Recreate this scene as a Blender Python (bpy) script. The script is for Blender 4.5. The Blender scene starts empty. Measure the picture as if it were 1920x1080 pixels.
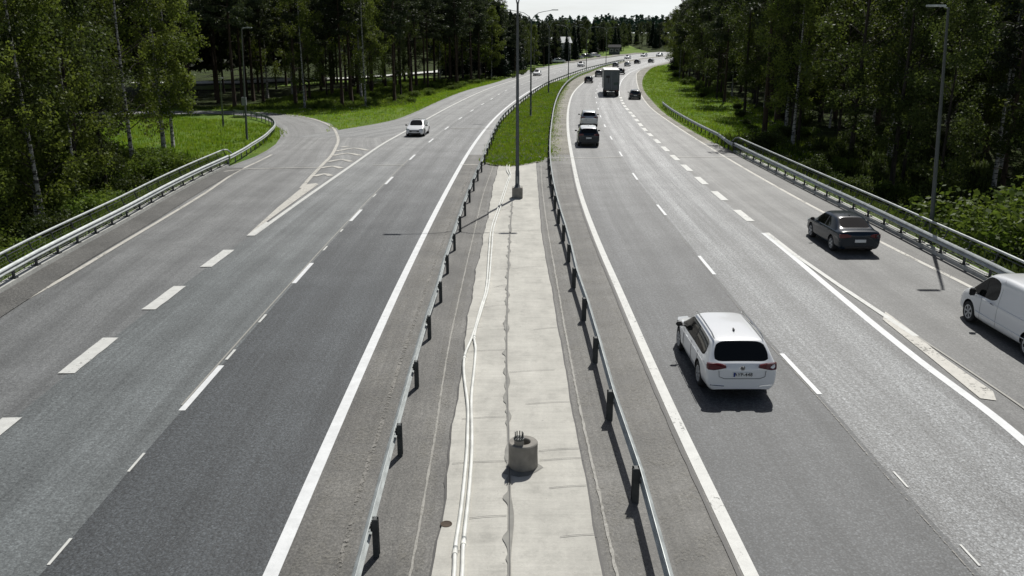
import bpy, bmesh, math, random
import numpy as np
from mathutils import Vector, Matrix
PI = math.pi
rnd = random.Random(7)
C = bpy.context.scene.collection
SC = bpy.context.scene

# ------------------------------------------------------------------ camera, sky, sun, exposure
H = 8.9; F = 1620.0; PITCH = math.atan(465 / F)
cd = bpy.data.cameras.new('camera'); cam = bpy.data.objects.new('camera', cd); C.objects.link(cam)
cam.location = (0, 0, H); cam.rotation_euler = (PI / 2 - PITCH, 0, 0)
cd.sensor_width = 36; cd.lens = 36 * F / 1920; cd.clip_start = .1; cd.clip_end = 6000
SC.camera = cam
SUN_AZ = math.radians(18.5); SUN_EL = math.radians(50)
W = bpy.data.worlds.new('World'); SC.world = W; W.use_nodes = True
nt = W.node_tree; nt.nodes.clear()
wo = nt.nodes.new('ShaderNodeOutputWorld'); bg = nt.nodes.new('ShaderNodeBackground')
sky = nt.nodes.new('ShaderNodeTexSky'); sky.sky_type = 'NISHITA'; sky.sun_disc = False
sky.sun_elevation = SUN_EL; sky.sun_rotation = SUN_AZ
sky.dust_density = 2.0; sky.air_density = 1.0
tc = nt.nodes.new('ShaderNodeTexCoord')
mp = nt.nodes.new('ShaderNodeMapping'); mp.inputs['Scale'].default_value = (1.2, 1.2, 9)
no = nt.nodes.new('ShaderNodeTexNoise'); no.inputs['Scale'].default_value = 2.2; no.inputs['Detail'].default_value = 6
no.inputs['Roughness'].default_value = .6
cr = nt.nodes.new('ShaderNodeValToRGB'); cr.color_ramp.elements[0].position = .30; cr.color_ramp.elements[1].position = .58
sx = nt.nodes.new('ShaderNodeSeparateXYZ')
ma = nt.nodes.new('ShaderNodeMapRange'); ma.inputs[1].default_value = .04; ma.inputs[2].default_value = .30
ma.inputs[3].default_value = .95; ma.inputs[4].default_value = .02
mul = nt.nodes.new('ShaderNodeMath'); mul.operation = 'MULTIPLY'
mad = nt.nodes.new('ShaderNodeMapRange'); mad.inputs[3].default_value = .72; mad.inputs[4].default_value = 1.0
mx = nt.nodes.new('ShaderNodeMix'); mx.data_type = 'RGBA'
mx.inputs['B'].default_value = (22, 23, 23.2, 1)
L = nt.links.new
L(tc.outputs['Generated'], mp.inputs[0]); L(mp.outputs[0], no.inputs['Vector']); L(no.outputs[0], cr.inputs[0])
L(tc.outputs['Generated'], sx.inputs[0]); L(sx.outputs['Z'], ma.inputs[0])
L(cr.outputs[0], mad.inputs[0]); L(mad.outputs[0], mul.inputs[0]); L(ma.outputs[0], mul.inputs[1])
L(mul.outputs[0], mx.inputs['Factor']); L(sky.outputs[0], mx.inputs['A']); L(mx.outputs['Result'], bg.inputs[0])
bg.inputs[1].default_value = .050; L(bg.outputs[0], wo.inputs[0])
sl = bpy.data.lights.new('sun', 'SUN'); sl.energy = 5.0; sl.angle = math.radians(.5); sl.color = (1, .98, .93)
so = bpy.data.objects.new('sun', sl); C.objects.link(so); so.location = (60, 150, 200)
sd = Vector((math.sin(SUN_AZ) * math.cos(SUN_EL), math.cos(SUN_AZ) * math.cos(SUN_EL), math.sin(SUN_EL)))
so.rotation_euler = sd.to_track_quat('Z', 'Y').to_euler()
SC.view_settings.view_transform = 'Standard'; SC.view_settings.look = 'None'
SC.view_settings.exposure = -.15; SC.view_settings.gamma = 1
SC.cycles.max_bounces = 6; SC.cycles.transparent_max_bounces = 8

# ------------------------------------------------------------------ land surface: flat, climbing gently beyond 200 m
def zf(y):
    if y <= 200: return 0.0
    if y <= 400: return 8e-5 * (y - 200) ** 2
    return 3.2 + .026 * (min(y, 700) - 400)
cp, sp = math.cos(PITCH), math.sin(PITCH)
def G(px, py, z=0.0):
    """surveyed point: where the sight line through (px,py) of the 1920 px picture meets the land (+z)"""
    u = (px - 960) / F; v = (540 - py) / F
    dx, dy, dz = u, cp + v * sp, -sp + v * cp
    t = (z - H) / dz
    for _ in range(60):
        t2 = (zf(t * dy) + z - H) / dz
        t = t + .5 * (t2 - t)
    return (t * dx, t * dy)
class Curve:
    def __init__(s, pts, raw=()):
        p = sorted([G(*q) for q in pts] + list(raw), key=lambda q: q[1])
        s.y = np.array([q[1] for q in p]); s.x = np.array([q[0] for q in p])
        n = len(p); h = np.diff(s.y); d = np.diff(s.x) / h
        m = np.zeros(n); m[0] = d[0]; m[-1] = d[-1]
        for i in range(1, n - 1):
            m[i] = (d[i - 1] * h[i] + d[i] * h[i - 1]) / (h[i] + h[i - 1])
        s.m = m
    def __call__(s, y):
        if y <= s.y[0]: return float(s.x[0] + s.m[0] * (y - s.y[0]))
        if y >= s.y[-1]: return float(s.x[-1] + s.m[-1] * (y - s.y[-1]))
        i = int(np.searchsorted(s.y, y)) - 1
        h = s.y[i + 1] - s.y[i]; t = (y - s.y[i]) / h
        return float((2*t**3-3*t*t+1)*s.x[i] + (t**3-2*t*t+t)*h*s.m[i] + (-2*t**3+3*t*t)*s.x[i+1] + (t**3-t*t)*h*s.m[i+1])
    def slope(s, y): return (s(y + 1) - s(y - 1)) / 2
LI = Curve([(507,1080),(625,810),(747,540),(793,445),(842,350),(889,270),(922,228),(966,189),(1027,154),(1065,140),(1099,129.5),(1135,120),(1175,111.5),(1207,107),(1240,103)])
LO = Curve([(0,806),(168,668),(312,558),(410,485),(470,441),(655,311),(715,270),(758,246),(797,224),(859,191),(913,167),(964,150),(1000,138.5),(1037,127.5),(1106,116),(1162,108),(1200,104),(1240,100)])
LD = Curve([(112,1035),(256,867),(376,730),(569,511),(669,402),(731,337),(774,294),(809,263),(838,240),(863,222),(884,208),(921,186),(949,169.5),(991,154),(1035,139),(1090,124),(1150,114),(1200,106),(1240,101.8)])
EO = Curve([(0,587),(85,541),(222,460),(380,365),(452,318),(488,301),(516,286),(534,268)])
RI = Curve([(1409,1080),(1279,810),(1159,540),(1124,460),(1092,375),(1073,296),(1066,254),(1064.4,220),(1067,196),(1074,176),(1090,158),(1116,140),(1140,129),(1160,121.5),(1184,115.5),(1210,111),(1240,107)])
RD = Curve([(1806,1042),(1678,900),(1537,740),(1467,665),(1338,513),(1247,402),(1190,330),(1164,289),(1146,259),(1135,238),(1127,221),(1121,202),(1117,184),(1120,165),(1128,152),(1143,140),(1160,131.5),(1180,124),(1205,117),(1240,110.5)])
RM = Curve([(1940,845),(1897,808),(1722,675),(1556,540),(1485,480),(1432,437),(1390,404),(1346,367.5),(1312,339),(1285,315),(1263,296),(1230,265),(1207,243),(1186,217.5),(1170,199),(1162,180),(1161,167.5),(1164,155),(1170,146),(1180,137.5),(1193,131),(1212,124),(1240,117)])
RE = Curve([(1920,592),(1827,542),(1703,480),(1551,402),(1410,324),(1320,270),(1260,231.5),(1224,205.6),(1206,185),(1197,165),(1193.5,146),(1195,136),(1212,126.5),(1240,119.5)])
REG = Curve([(2000,608),(1875,541),(1745,474),(1635,417),(1535,367),(1435,316),(1371,283),(1341,268),(1295,243),(1248.5,213),(1222.5,187.5),(1210,172.5),(1205,157.5),(1207.5,145),(1215,134),(1229,125),(1250,120)])
LEG = Curve([(738,225),(771,213),(815,193),(870,171),(924,156),(964,143),(1000,129),(1052,120),(1100,112),(1132,109),(1169,104),(1212,99),(1240,97)], raw=[(-20.6, 83.5)])
BL = Curve([(0,549),(65,510),(140,468),(232,418),(317,369),(375,338),(430,311)])
SL = Curve([(814,1080),(824,995),(835,952),(837.5,885),(850,810),(866,702),(880,587),(888,540),(907,445),(917.5,395),(924,355),(936,310)])
SR = Curve([(1129,1080),(1110,980),(1095,892),(1079,808),(1055,670),(1033,540),(1017.5,455),(1010,375),(1005,305)])
GL = Curve([(711,1022),(754,840),(784,717.5),(807,630),(827.5,563),(840,510),(853,467.5),(863,434),(873,402),(888,359),(908,311),(931,250),(943,229),(962,209),(992,184),(1023,162.5),(1063,145),(1098,132.5),(1134,123),(1174,114),(1206,109),(1240,105.5)])
GR = Curve([(1249,1180),(1196,960),(1147,802),(1117.5,685),(1095,600),(1076,539),(1066,490),(1056,450),(1047.5,420),(1036,370),(1029,317),(1029,275),(1033,236),(1038,207),(1045,186),(1055,168),(1068,154),(1084,144),(1103,136.5),(1130,126),(1156,119),(1182,112.5),(1210,108.5),(1240,105.8)])
YB = G(940, 309)[1]            # where the bridge deck ends
YB2 = G(940, 290)[1]
YG = 83.0                      # nose of the grass between motorway and exit ramp

# ------------------------------------------------------------------ object helpers
def tag(o, label=None, cat=None, group=None, kind=None):
    if label: o['label'] = label
    if cat: o['category'] = cat
    if group: o['group'] = group
    if kind: o['kind'] = kind
    return o
class MB:
    def __init__(s): s.v = []; s.f = []; s.m = []; s.uv = None
    def face(s, pts, mi=0):
        b = len(s.v); s.v += [tuple(p) for p in pts]; s.f.append(tuple(range(b, b + len(pts)))); s.m.append(mi)
    def raw(s, vs, fs, mi=0, M=None):
        b = len(s.v)
        if M is not None: vs = [tuple(M @ Vector(v)) for v in vs]
        s.v += [tuple(v) for v in vs]; s.f += [tuple(b + i for i in f) for f in fs]; s.m += [mi] * len(fs)
    def box(s, c, size, M=None, mi=0, rz=0, bev=0):
        x, y, z = [q / 2 for q in size]
        if bev:
            bm = bmesh.new(); bmesh.ops.create_cube(bm, size=1)
            for v in bm.verts: v.co = Vector((v.co.x * size[0], v.co.y * size[1], v.co.z * size[2]))
            bmesh.ops.bevel(bm, geom=bm.edges[:], offset=bev, segments=2, affect='EDGES')
            bm.verts.index_update()
            vs = [v.co.copy() for v in bm.verts]; fs = [[v.index for v in f.verts] for f in bm.faces]; bm.free()
        else:
            vs = [Vector((a * x, b * y, d * z)) for a in (-1, 1) for b in (-1, 1) for d in (-1, 1)]
            fs = [(0,1,3,2),(4,6,7,5),(0,4,5,1),(2,3,7,6),(0,2,6,4),(1,5,7,3)]
        R = Matrix.Rotation(rz, 3, 'Z')
        vs = [R @ v + Vector(c) for v in vs]
        s.raw(vs, fs, mi, M)
    def tube(s, pts, rs, n=8, mi=0, cap=True):
        pts = [Vector(p) for p in pts]
        if not hasattr(rs, '__len__'): rs = [rs] * len(pts)
        b = len(s.v); up = Vector((.13, .21, .97)).normalized()
        for i, p in enumerate(pts):
            t = (pts[min(i + 1, len(pts) - 1)] - pts[max(i - 1, 0)]).normalized()
            a = t.cross(up)
            if a.length < .1: a = t.cross(Vector((1, 0, 0)))
            a.normalize(); c = t.cross(a)
            for k in range(n):
                w = 2 * PI * k / n
                s.v.append(tuple(p + rs[i] * (math.cos(w) * a + math.sin(w) * c)))
        for i in range(len(pts) - 1):
            for k in range(n):
                k2 = (k + 1) % n
                s.f.append((b + i * n + k, b + i * n + k2, b + (i + 1) * n + k2, b + (i + 1) * n + k)); s.m.append(mi)
        if cap:
            s.f.append(tuple(b + k for k in range(n))); s.m.append(mi)
            e = b + (len(pts) - 1) * n; s.f.append(tuple(e + k for k in range(n - 1, -1, -1))); s.m.append(mi)
    def lathe(s, prof, c=(0, 0, 0), n=24, axis='Z', mi=0, close=True):
        b = len(s.v)
        for (r, z) in prof:
            for k in range(n):
                w = 2 * PI * k / n; p = (r * math.cos(w), r * math.sin(w), z)
                if axis == 'X': p = (p[2], p[0], p[1])
                s.v.append((p[0] + c[0], p[1] + c[1], p[2] + c[2]))
        for i in range(len(prof) - 1):
            for k in range(n):
                k2 = (k + 1) % n
                s.f.append((b + i * n + k, b + i * n + k2, b + (i + 1) * n + k2, b + (i + 1) * n + k)); s.m.append(mi)
        if close:
            s.f.append(tuple(b + k for k in range(n - 1, -1, -1))); s.m.append(mi)
            e = b + (len(prof) - 1) * n; s.f.append(tuple(e + k for k in range(n))); s.m.append(mi)
    def build(s, name, mats, parent=None, smooth=False, fix=False, uv=None):
        me = bpy.data.meshes.new(name); me.from_pydata(s.v, [], s.f)
        if not isinstance(mats, (list, tuple)): mats = [mats]
        for m in mats: me.materials.append(m)
        if len(mats) > 1: me.polygons.foreach_set('material_index', s.m)
        if smooth is True: me.polygons.foreach_set('use_smooth', [True] * len(s.f))
        if uv is not None:
            lay = me.uv_layers.new(name='UVMap'); li = np.zeros(len(me.loops), dtype=np.int32)
            me.loops.foreach_get('vertex_index', li)
            lay.data.foreach_set('uv', np.array(uv, dtype=np.float32)[li].ravel())
        if fix:
            bm = bmesh.new(); bm.from_mesh(me); bmesh.ops.recalc_face_normals(bm, faces=bm.faces[:]); bm.to_mesh(me); bm.free()
        me.update()
        if smooth == 'auto': me.shade_auto = None if False else None
        o = bpy.data.objects.new(name, me); C.objects.link(o)
        if parent: o.parent = parent
        return o
def empty(name, loc=(0, 0, 0), rz=0):
    o = bpy.data.objects.new(name, None); C.objects.link(o); o.location = loc; o.rotation_euler = (0, 0, rz)
    o.empty_display_size = .3
    return o
def kids(o): return [c for c in C.objects if c.parent == o]

# ------------------------------------------------------------------ materials
def newmat(name):
    m = bpy.data.materials.new(name); m.use_nodes = True; n = m.node_tree
    return m, n, n.nodes['Principled BSDF'], n.links.new
def flat(name, col, rough=.5, metal=0, spec=.5, coat=0, vary=0, scale=6, bump=0):
    m, n, b, L = newmat(name)
    b.inputs['Roughness'].default_value = rough; b.inputs['Metallic'].default_value = metal
    b.inputs['Specular IOR Level'].default_value = spec; b.inputs['Coat Weight'].default_value = coat
    b.inputs['Coat Roughness'].default_value = .04
    b.inputs['Base Color'].default_value = (*col, 1)
    if vary or bump:
        t = n.nodes.new('ShaderNodeTexCoord'); x = n.nodes.new('ShaderNodeTexNoise')
        x.inputs['Scale'].default_value = scale; x.inputs['Detail'].default_value = 6
        L(t.outputs['Object'], x.inputs['Vector'])
        if vary:
            r = n.nodes.new('ShaderNodeMapRange'); r.inputs[1].default_value = .3; r.inputs[2].default_value = .7
            r.inputs[3].default_value = 1 - vary; r.inputs[4].default_value = 1 + vary
            h = n.nodes.new('ShaderNodeMix'); h.data_type = 'RGBA'; h.blend_type = 'MULTIPLY'; h.inputs['Factor'].default_value = 1
            h.inputs['A'].default_value = (*col, 1)
            L(x.outputs[0], r.inputs[0]); L(r.outputs[0], h.inputs['B']); L(h.outputs['Result'], b.inputs['Base Color'])
        if bump:
            u = n.nodes.new('ShaderNodeBump'); u.inputs['Strength'].default_value = bump; u.inputs['Distance'].default_value = .02
            L(x.outputs[0], u.inputs['Height']); L(u.outputs[0], b.inputs['Normal'])
    return m
class NG:
    """tiny node-graph helper"""
    def __init__(s, name):
        s.m, s.n, s.b, s.L = newmat(name)
        s.tc = s.n.nodes.new('ShaderNodeTexCoord')
    def noise(s, scale, detail=4, rough=.55, vec=None, sc=None, dist=0):
        x = s.n.nodes.new('ShaderNodeTexNoise'); x.inputs['Scale'].default_value = scale
        x.inputs['Detail'].default_value = detail; x.inputs['Roughness'].default_value = rough; x.inputs['Distortion'].default_value = dist
        v = vec or s.tc.outputs['Object']
        if sc:
            mp = s.n.nodes.new('ShaderNodeMapping'); mp.inputs['Scale'].default_value = sc; s.L(v, mp.inputs[0]); v = mp.outputs[0]
        s.L(v, x.inputs['Vector']); return x.outputs[0]
    def vor(s, scale, vec=None, feature='F1', out='Distance', sc=None):
        x = s.n.nodes.new('ShaderNodeTexVoronoi'); x.inputs['Scale'].default_value = scale; x.feature = feature
        v = vec or s.tc.outputs['Object']
        if sc:
            mp = s.n.nodes.new('ShaderNodeMapping'); mp.inputs['Scale'].default_value = sc; s.L(v, mp.inputs[0]); v = mp.outputs[0]
        s.L(v, x.inputs['Vector']); return x.outputs[out]
    def rng(s, v, a, b, c, d):
        r = s.n.nodes.new('ShaderNodeMapRange')
        for i, q in enumerate((a, b, c, d)): r.inputs[i + 1].default_value = q
        s.L(v, r.inputs[0]); return r.outputs[0]
    def math(s, op, a, b=None):
        r = s.n.nodes.new('ShaderNodeMath'); r.operation = op
        for i, q in enumerate((a, b)):
            if q is None: continue
            if isinstance(q, (int, float)): r.inputs[i].default_value = q
            else: s.L(q, r.inputs[i])
        return r.outputs[0]
    def mix(s, f, a, b, mode='MIX'):
        h = s.n.nodes.new('ShaderNodeMix'); h.data_type = 'RGBA'; h.blend_type = mode
        for k, q in (('Factor', f), ('A', a), ('B', b)):
            if isinstance(q, (int, float)): h.inputs[k].default_value = q if k == 'Factor' else (q, q, q, 1)
            elif isinstance(q, tuple): h.inputs[k].default_value = (*q, 1)
            else: s.L(q, h.inputs[k])
        return h.outputs['Result']
    def bump(s, v, strength, dist=.02):
        u = s.n.nodes.new('ShaderNodeBump'); u.inputs['Strength'].default_value = strength; u.inputs['Distance'].default_value = dist
        s.L(v, u.inputs['Height']); s.L(u.outputs[0], s.b.inputs['Normal'])
    def col(s, v): s.L(v, s.b.inputs['Base Color'])
def asphalt(name, col, grain=.5, tracks=.12, patch=.12, rough=.62, tw=3.6, spec=.5, far_sheen=None):
    g = NG(name); uvv = g.tc.outputs['UV']
    fine = g.noise(11, 7, .88); grains = g.vor(19)
    mid = g.noise(.35, 5, .6); streak = g.noise(1.0, 4, .6, vec=uvv, sc=(2.2, .035, 1)); streak2 = g.noise(1.0, 3, .5, vec=uvv, sc=(9, .12, 1))
    k = g.rng(fine, .38, .62, 1 - grain, 1 + grain)
    k = g.math('MULTIPLY', k, g.rng(grains, .0, .55, 1 + grain * .55, 1 - grain * .45))
    k = g.math('MULTIPLY', k, g.rng(mid, .35, .65, 1 - patch, 1 + patch))
    k = g.math('MULTIPLY', k, g.rng(g.noise(2.6, 6, .75), .3, .7, .88, 1.12))
    k = g.math('MULTIPLY', k, g.rng(g.vor(.9), .02, .07, .6, 1))
    k = g.math('MULTIPLY', k, g.rng(streak, .3, .7, 1 - tracks, 1 + tracks))
    k = g.math('MULTIPLY', k, g.rng(streak2, .3, .7, 1 - tracks * .5, 1 + tracks * .5))
    # two polished wheel paths per lane
    sx = g.n.nodes.new('ShaderNodeSeparateXYZ'); g.L(uvv, sx.inputs[0])
    w = g.math('COSINE', g.math('MULTIPLY', sx.outputs['X'], 4 * PI / tw))
    k = g.math('MULTIPLY', k, g.rng(w, -1, 1, 1 + tracks * .5, 1 - tracks * .5))
    # a few thin cracks and tar-filled joints
    cr = g.vor(.16, feature='DISTANCE_TO_EDGE', sc=(1.4, .5, 1)); nz = g.noise(.8, 5, .7)
    crk = g.math('MULTIPLY', g.rng(cr, 0, .004, .35, 0), g.rng(nz, .5, .62, 0, 1))
    if far_sheen:   # paler with distance: grazing sheen of the road put into its colour
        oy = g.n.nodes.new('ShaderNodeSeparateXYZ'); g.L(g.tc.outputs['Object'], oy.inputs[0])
        col = g.mix(g.rng(g.math('ADD', oy.outputs['Y'], g.math('MULTIPLY', mid, 14)), 38, 84, 0, 1), col, far_sheen)
    c = g.mix(1.0, col, k, 'MULTIPLY'); c = g.mix(crk, c, (.03, .03, .03)); g.col(c)
    g.b.inputs['Specular IOR Level'].default_value = spec
    g.L(g.rng(fine, .3, .7, rough - .08, rough + .12), g.b.inputs['Roughness'])
    g.bump(g.math('ADD', fine, g.math('MULTIPLY', grains, .8)), .55, .012)
    return g.m
M = {}
M['a_dark'] = asphalt('asphalt_dark', (.062, .069, .075), .75, .20, far_sheen=(.22, .223, .222))
M['a_left2'] = asphalt('asphalt_grey', (.128, .140, .142), .5, .2, far_sheen=(.25, .253, .25))
M['a_exit'] = asphalt('asphalt_exit', (.146, .150, .150), .42, .17, far_sheen=(.24, .24, .235))
M['a_shoulder'] = asphalt('asphalt_shoulder', (.125, .122, .114), .6, .22, .2)
M['a_inner'] = asphalt('asphalt_inner', (.130, .125, .114), .5, .22, .28)
M['a_r1'] = asphalt('asphalt_right_inner', (.106, .110, .113), .72, .18, far_sheen=(.24, .24, .238))
M['a_r2'] = asphalt('asphalt_right_outer', (.195, .203, .208), 1.0, .34, .12, rough=.5, far_sheen=(.33, .33, .33))
M['a_merge'] = asphalt('asphalt_merge', (.150, .150, .146), .5, .2, far_sheen=(.25, .247, .24))
M['a_far'] = asphalt('asphalt_ramp', (.27, .27, .265), .2, .10)
def concrete():
    g = NG('concrete_slab')
    mid = g.noise(.7, 8, .65); fine = g.noise(30, 6, .8); br = g.noise(1, 5, .6, sc=(.6, 11, 1)); pits = g.vor(7)
    k = g.math('MULTIPLY', g.rng(mid, .3, .7, .84, 1.12), g.rng(fine, .25, .75, .86, 1.12))
    k = g.math('MULTIPLY', k, g.rng(br, .3, .7, .93, 1.06))
    k = g.math('MULTIPLY', k, g.rng(g.noise(1.6, 7, .78), .50, .68, 1, .80)); k = g.math('MULTIPLY', k, g.rng(g.vor(1.7), .02, .06, .7, 1))
    k = g.math('MULTIPLY', k, g.rng(g.noise(.25, 6, .7, sc=(3, .5, 1)), .35, .65, .90, 1.08)); c = g.mix(1, (.49, .476, .43), k, 'MULTIPLY'); c = g.mix(g.rng(pits, .02, .07, .75, 0), c, (.10, .09, .08)); g.col(c)
    g.b.inputs['Roughness'].default_value = .85; g.bump(g.math('ADD', fine, br), .25, .01)
    return g.m
M['slab'] = concrete()
def paint(name, col, wear, chips=.8, relief=.25):
    g = NG(name); a = g.noise(9, 7, .78); b = g.noise(1.2, 4, .6, sc=(1, .5, 1)); v = g.vor(22)
    k = g.math('ADD', g.math('MULTIPLY', a, .65), g.math('MULTIPLY', b, .35))
    f = g.rng(k, .5 - wear - .03, .5 - wear + .03, 1, 0)
    g.col(g.mix(1, col, g.rng(g.noise(3, 6, .7), .3, .7, .84, 1.08), 'MULTIPLY'))
    f = g.math('MAXIMUM', f, g.rng(v, .04, .11, chips, 0))
    g.b.inputs['Roughness'].default_value = .6; g.bump(a, relief, .006)
    t = g.n.nodes.new('ShaderNodeBsdfTransparent'); ms = g.n.nodes.new('ShaderNodeMixShader'); g.L(f, ms.inputs[0]); g.L(g.b.outputs[0], ms.inputs[1]); g.L(t.outputs[0], ms.inputs[2])
    g.L(ms.outputs[0], g.n.nodes['Material Output'].inputs[0]); return g.m
M['paint'] = paint('road_paint', (.60, .60, .57), .10, .7)
M['paint_new'] = paint('road_paint_new', (.70, .71, .71), .13, .5)
M['paint_old'] = paint('road_paint_worn', (.52, .50, .45), .07)
M['paint_faint'] = paint('road_paint_faint', (.30, .29, .26), .13, .6, .05)
M['paint_dust'] = paint('dusty_line', (.21, .20, .18), .0, .8, 0)
def grit():
    g = NG('grit'); f = g.math('MULTIPLY', g.rng(g.noise(16, 6, .85), .46, .60, 0, 1), g.rng(g.noise(1.3, 5, .7), .38, .60, 0, .5)); g.col(g.mix(g.noise(30, 3), (.30, .285, .25), (.20, .19, .165)))
    g.b.inputs['Roughness'].default_value = .95; t = g.n.nodes.new('ShaderNodeBsdfTransparent'); ms = g.n.nodes.new('ShaderNodeMixShader'); g.L(f, ms.inputs[0]); g.L(t.outputs[0], ms.inputs[1]); g.L(g.b.outputs[0], ms.inputs[2])
    g.L(ms.outputs[0], g.n.nodes['Material Output'].inputs[0]); return g.m
M['grit'] = grit()
M['paint_thin'] = paint('road_paint_edge', (.42, .42, .40), .05)
M['sealant'] = flat('joint_sealant', (.20, .195, .175), .7, vary=.2, scale=3)
M['tar'] = flat('tar', (.03, .028, .026), .6)
def grass():
    g = NG('grass_ground')
    a = g.noise(.12, 5, .6); b = g.noise(2.4, 6, .75); c = g.noise(.6, 4, .6)
    dry = g.noise(.22, 6, .75)
    col = g.mix(g.rng(a, .35, .65, 0, 1), (.105, .195, .017), (.19, .265, .032))
    col = g.mix(g.rng(b, .35, .7, 0, .75), col, (.045, .095, .010))
    col = g.mix(g.rng(c, .62, .75, 0, .6), col, (.17, .16, .05))
    col = g.mix(g.rng(dry, .56, .68, 0, .7), col, (.21, .20, .075))
    g.col(col); g.b.inputs['Roughness'].default_value = .9; g.b.inputs['Specular IOR Level'].default_value = .15
    g.bump(b, 1.0, .25); return g.m
M['grass'] = grass()
def woodland():
    g = NG('forest_floor'); a = g.noise(.35, 6, .7); b = g.noise(2.0, 6, .75)
    col = g.mix(g.rng(a, .4, .6, 0, 1), (.020, .030, .010), (.055, .085, .016))
    col = g.mix(g.rng(b, .4, .65, 0, .6), col, (.035, .028, .018)); g.col(col)
    g.b.inputs['Roughness'].default_value = 1; g.b.inputs['Specular IOR Level'].default_value = .1; g.bump(b, 1, .3); return g.m
M['gravel'] = asphalt('gravel', (.30, .285, .245), .6, .1, .25, rough=.9)
M['steel'] = flat('galvanised_steel', (.40, .425, .42), .5, .25, vary=.22, scale=3)
M['steel_dull'] = flat('dull_steel', (.20, .215, .215), .55, .3, vary=.15, scale=5)
M['post'] = flat('rail_post_steel', (.05, .055, .055), .6, .1, vary=.2, scale=8)
M['pole'] = flat('lamp_pole_steel', (.09, .10, .105), .5, .15, vary=.12, scale=2)
M['kerb'] = flat('kerb_concrete', (.46, .46, .43), .85, vary=.16, scale=2.5, bump=.2)
M['ringc'] = flat('ring_concrete', (.24, .225, .20), .85, vary=.22, scale=5, bump=.4)
M['pipe'] = flat('conduit_plastic', (.68, .68, .64), .5, vary=.16, scale=2.5)
M['black'] = flat('black_plastic', (.012, .012, .013), .5)
M['rubber'] = flat('tyre_rubber', (.018, .018, .019), .8)
M['rim'] = flat('wheel_alloy', (.55, .56, .57), .35, .3)
M['lens'] = flat('lamp_lens', (.6, .62, .62), .15, .0, coat=1)
M['tail'] = flat('tail_lamp_red', (.10, .006, .010), .15, coat=1)
M['glass'] = flat('car_glass', (.004, .005, .005), .05, 0, .35)
M['plate'] = flat('plate_white', (.72, .73, .72), .4)
M['chrome'] = flat('chrome', (.7, .7, .7), .15, 1)

# ------------------------------------------------------------------ ground
def sstep(a, b, x):
    t = max(0, min(1, (x - a) / (b - a))); return t * t * (3 - 2 * t)
def XL(y):
    if y < 66: return BL(y) - .5
    if y < 83: return BL(66) - .5 + (y - 66) * (-1.6)
    if y < 124: return -120.0
    return LEG(y)
def XR(y):
    if y < 66: return REG(y) + .8
    return REG(min(y, 330)) + .3
def nz2(x, y):
    return math.sin(x * .23 + 1.3 * math.sin(y * .11)) * math.cos(y * .19 + .7 * math.sin(x * .31)) + .5 * math.sin(x * .71 + y * .53)
def land(x, y):
    z = zf(y) - .04
    xl, xr = XL(y), XR(y)
    if x < xl:
        d = xl - x; z += .10 * nz2(x, y) * min(1, d / 4) - .02 * min(d, 4)
        z -= 4.6 * sstep(.2, 9, d) * (1 - sstep(48, 76, y))
        if d > 40: z += .03 * (min(d, 100) - 40) * (1 - sstep(20, 60, 80 - min(y, 80)))
    elif x > xr:
        d = x - xr; z += .10 * nz2(x, y) * min(1, d / 4) - .03 * min(d, 6)
        z -= 4.6 * sstep(.2, 9, d) * (1 - sstep(52, 84, y))
    if y > 520: z += 3.5 * sstep(560, 1000, y) * (.55 + .45 * math.exp(-((x - 190) / 170) ** 2)) * (.9 + .1 * math.sin(x * .02))
    return z
def build_ground():
    ys = list(np.arange(-60, 130, 1.6)) + list(np.arange(130, 260, 3)) + list(np.arange(260, 460, 5)) + list(np.arange(460, 1300, 30)) + [1700, 2500]
    xs = sorted(list(np.arange(-62, 62, 1.5)) + [-s * q for s in (1, -1) for q in list(np.arange(64, 130, 5)) + list(np.arange(140, 420, 18)) + [500, 650, 900, 1300]])
    vs = [(x, y, land(x, y)) for y in ys for x in xs]; nx = len(xs); fs = []; ms = []
    for j in range(len(ys) - 1):
        for i in range(nx - 1):
            fs.append((j*nx+i, j*nx+i+1, (j+1)*nx+i+1, (j+1)*nx+i))
            x = (xs[i] + xs[i+1]) / 2; y = (ys[j] + ys[j+1]) / 2
            ms.append(1 if forest(x, y) else 0)
    b = MB(); b.v = vs; b.f = fs; b.m = ms
    o = b.build('ground', [M['grass'], woodland()], smooth=True); tag(o, kind='structure')
FL = Curve([(640,203),(700,200),(760,186),(860,163),(930,149),(1000,134),(1050,122),(1090,113),(1130,107),(1180,101),(1230,96)])
FRr = Curve([(1690,420),(1560,340),(1470,285),(1420,240),(1380,205),(1345,186),(1310,165),(1275,146),(1250,133),(1250,126),(1262,121)])
def forest(x, y):
    if x < 0:
        if y < 70: return x < XL(y) - 6
        if y < 100: return x < -38 - (y - 70) * .35
        if y < 119: return x < -52
        return x < FL(y) or x < -60
    if y < 45: return x > XR(y) + 5
    return x > FRr(min(y, 330)) + 1.5

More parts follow.
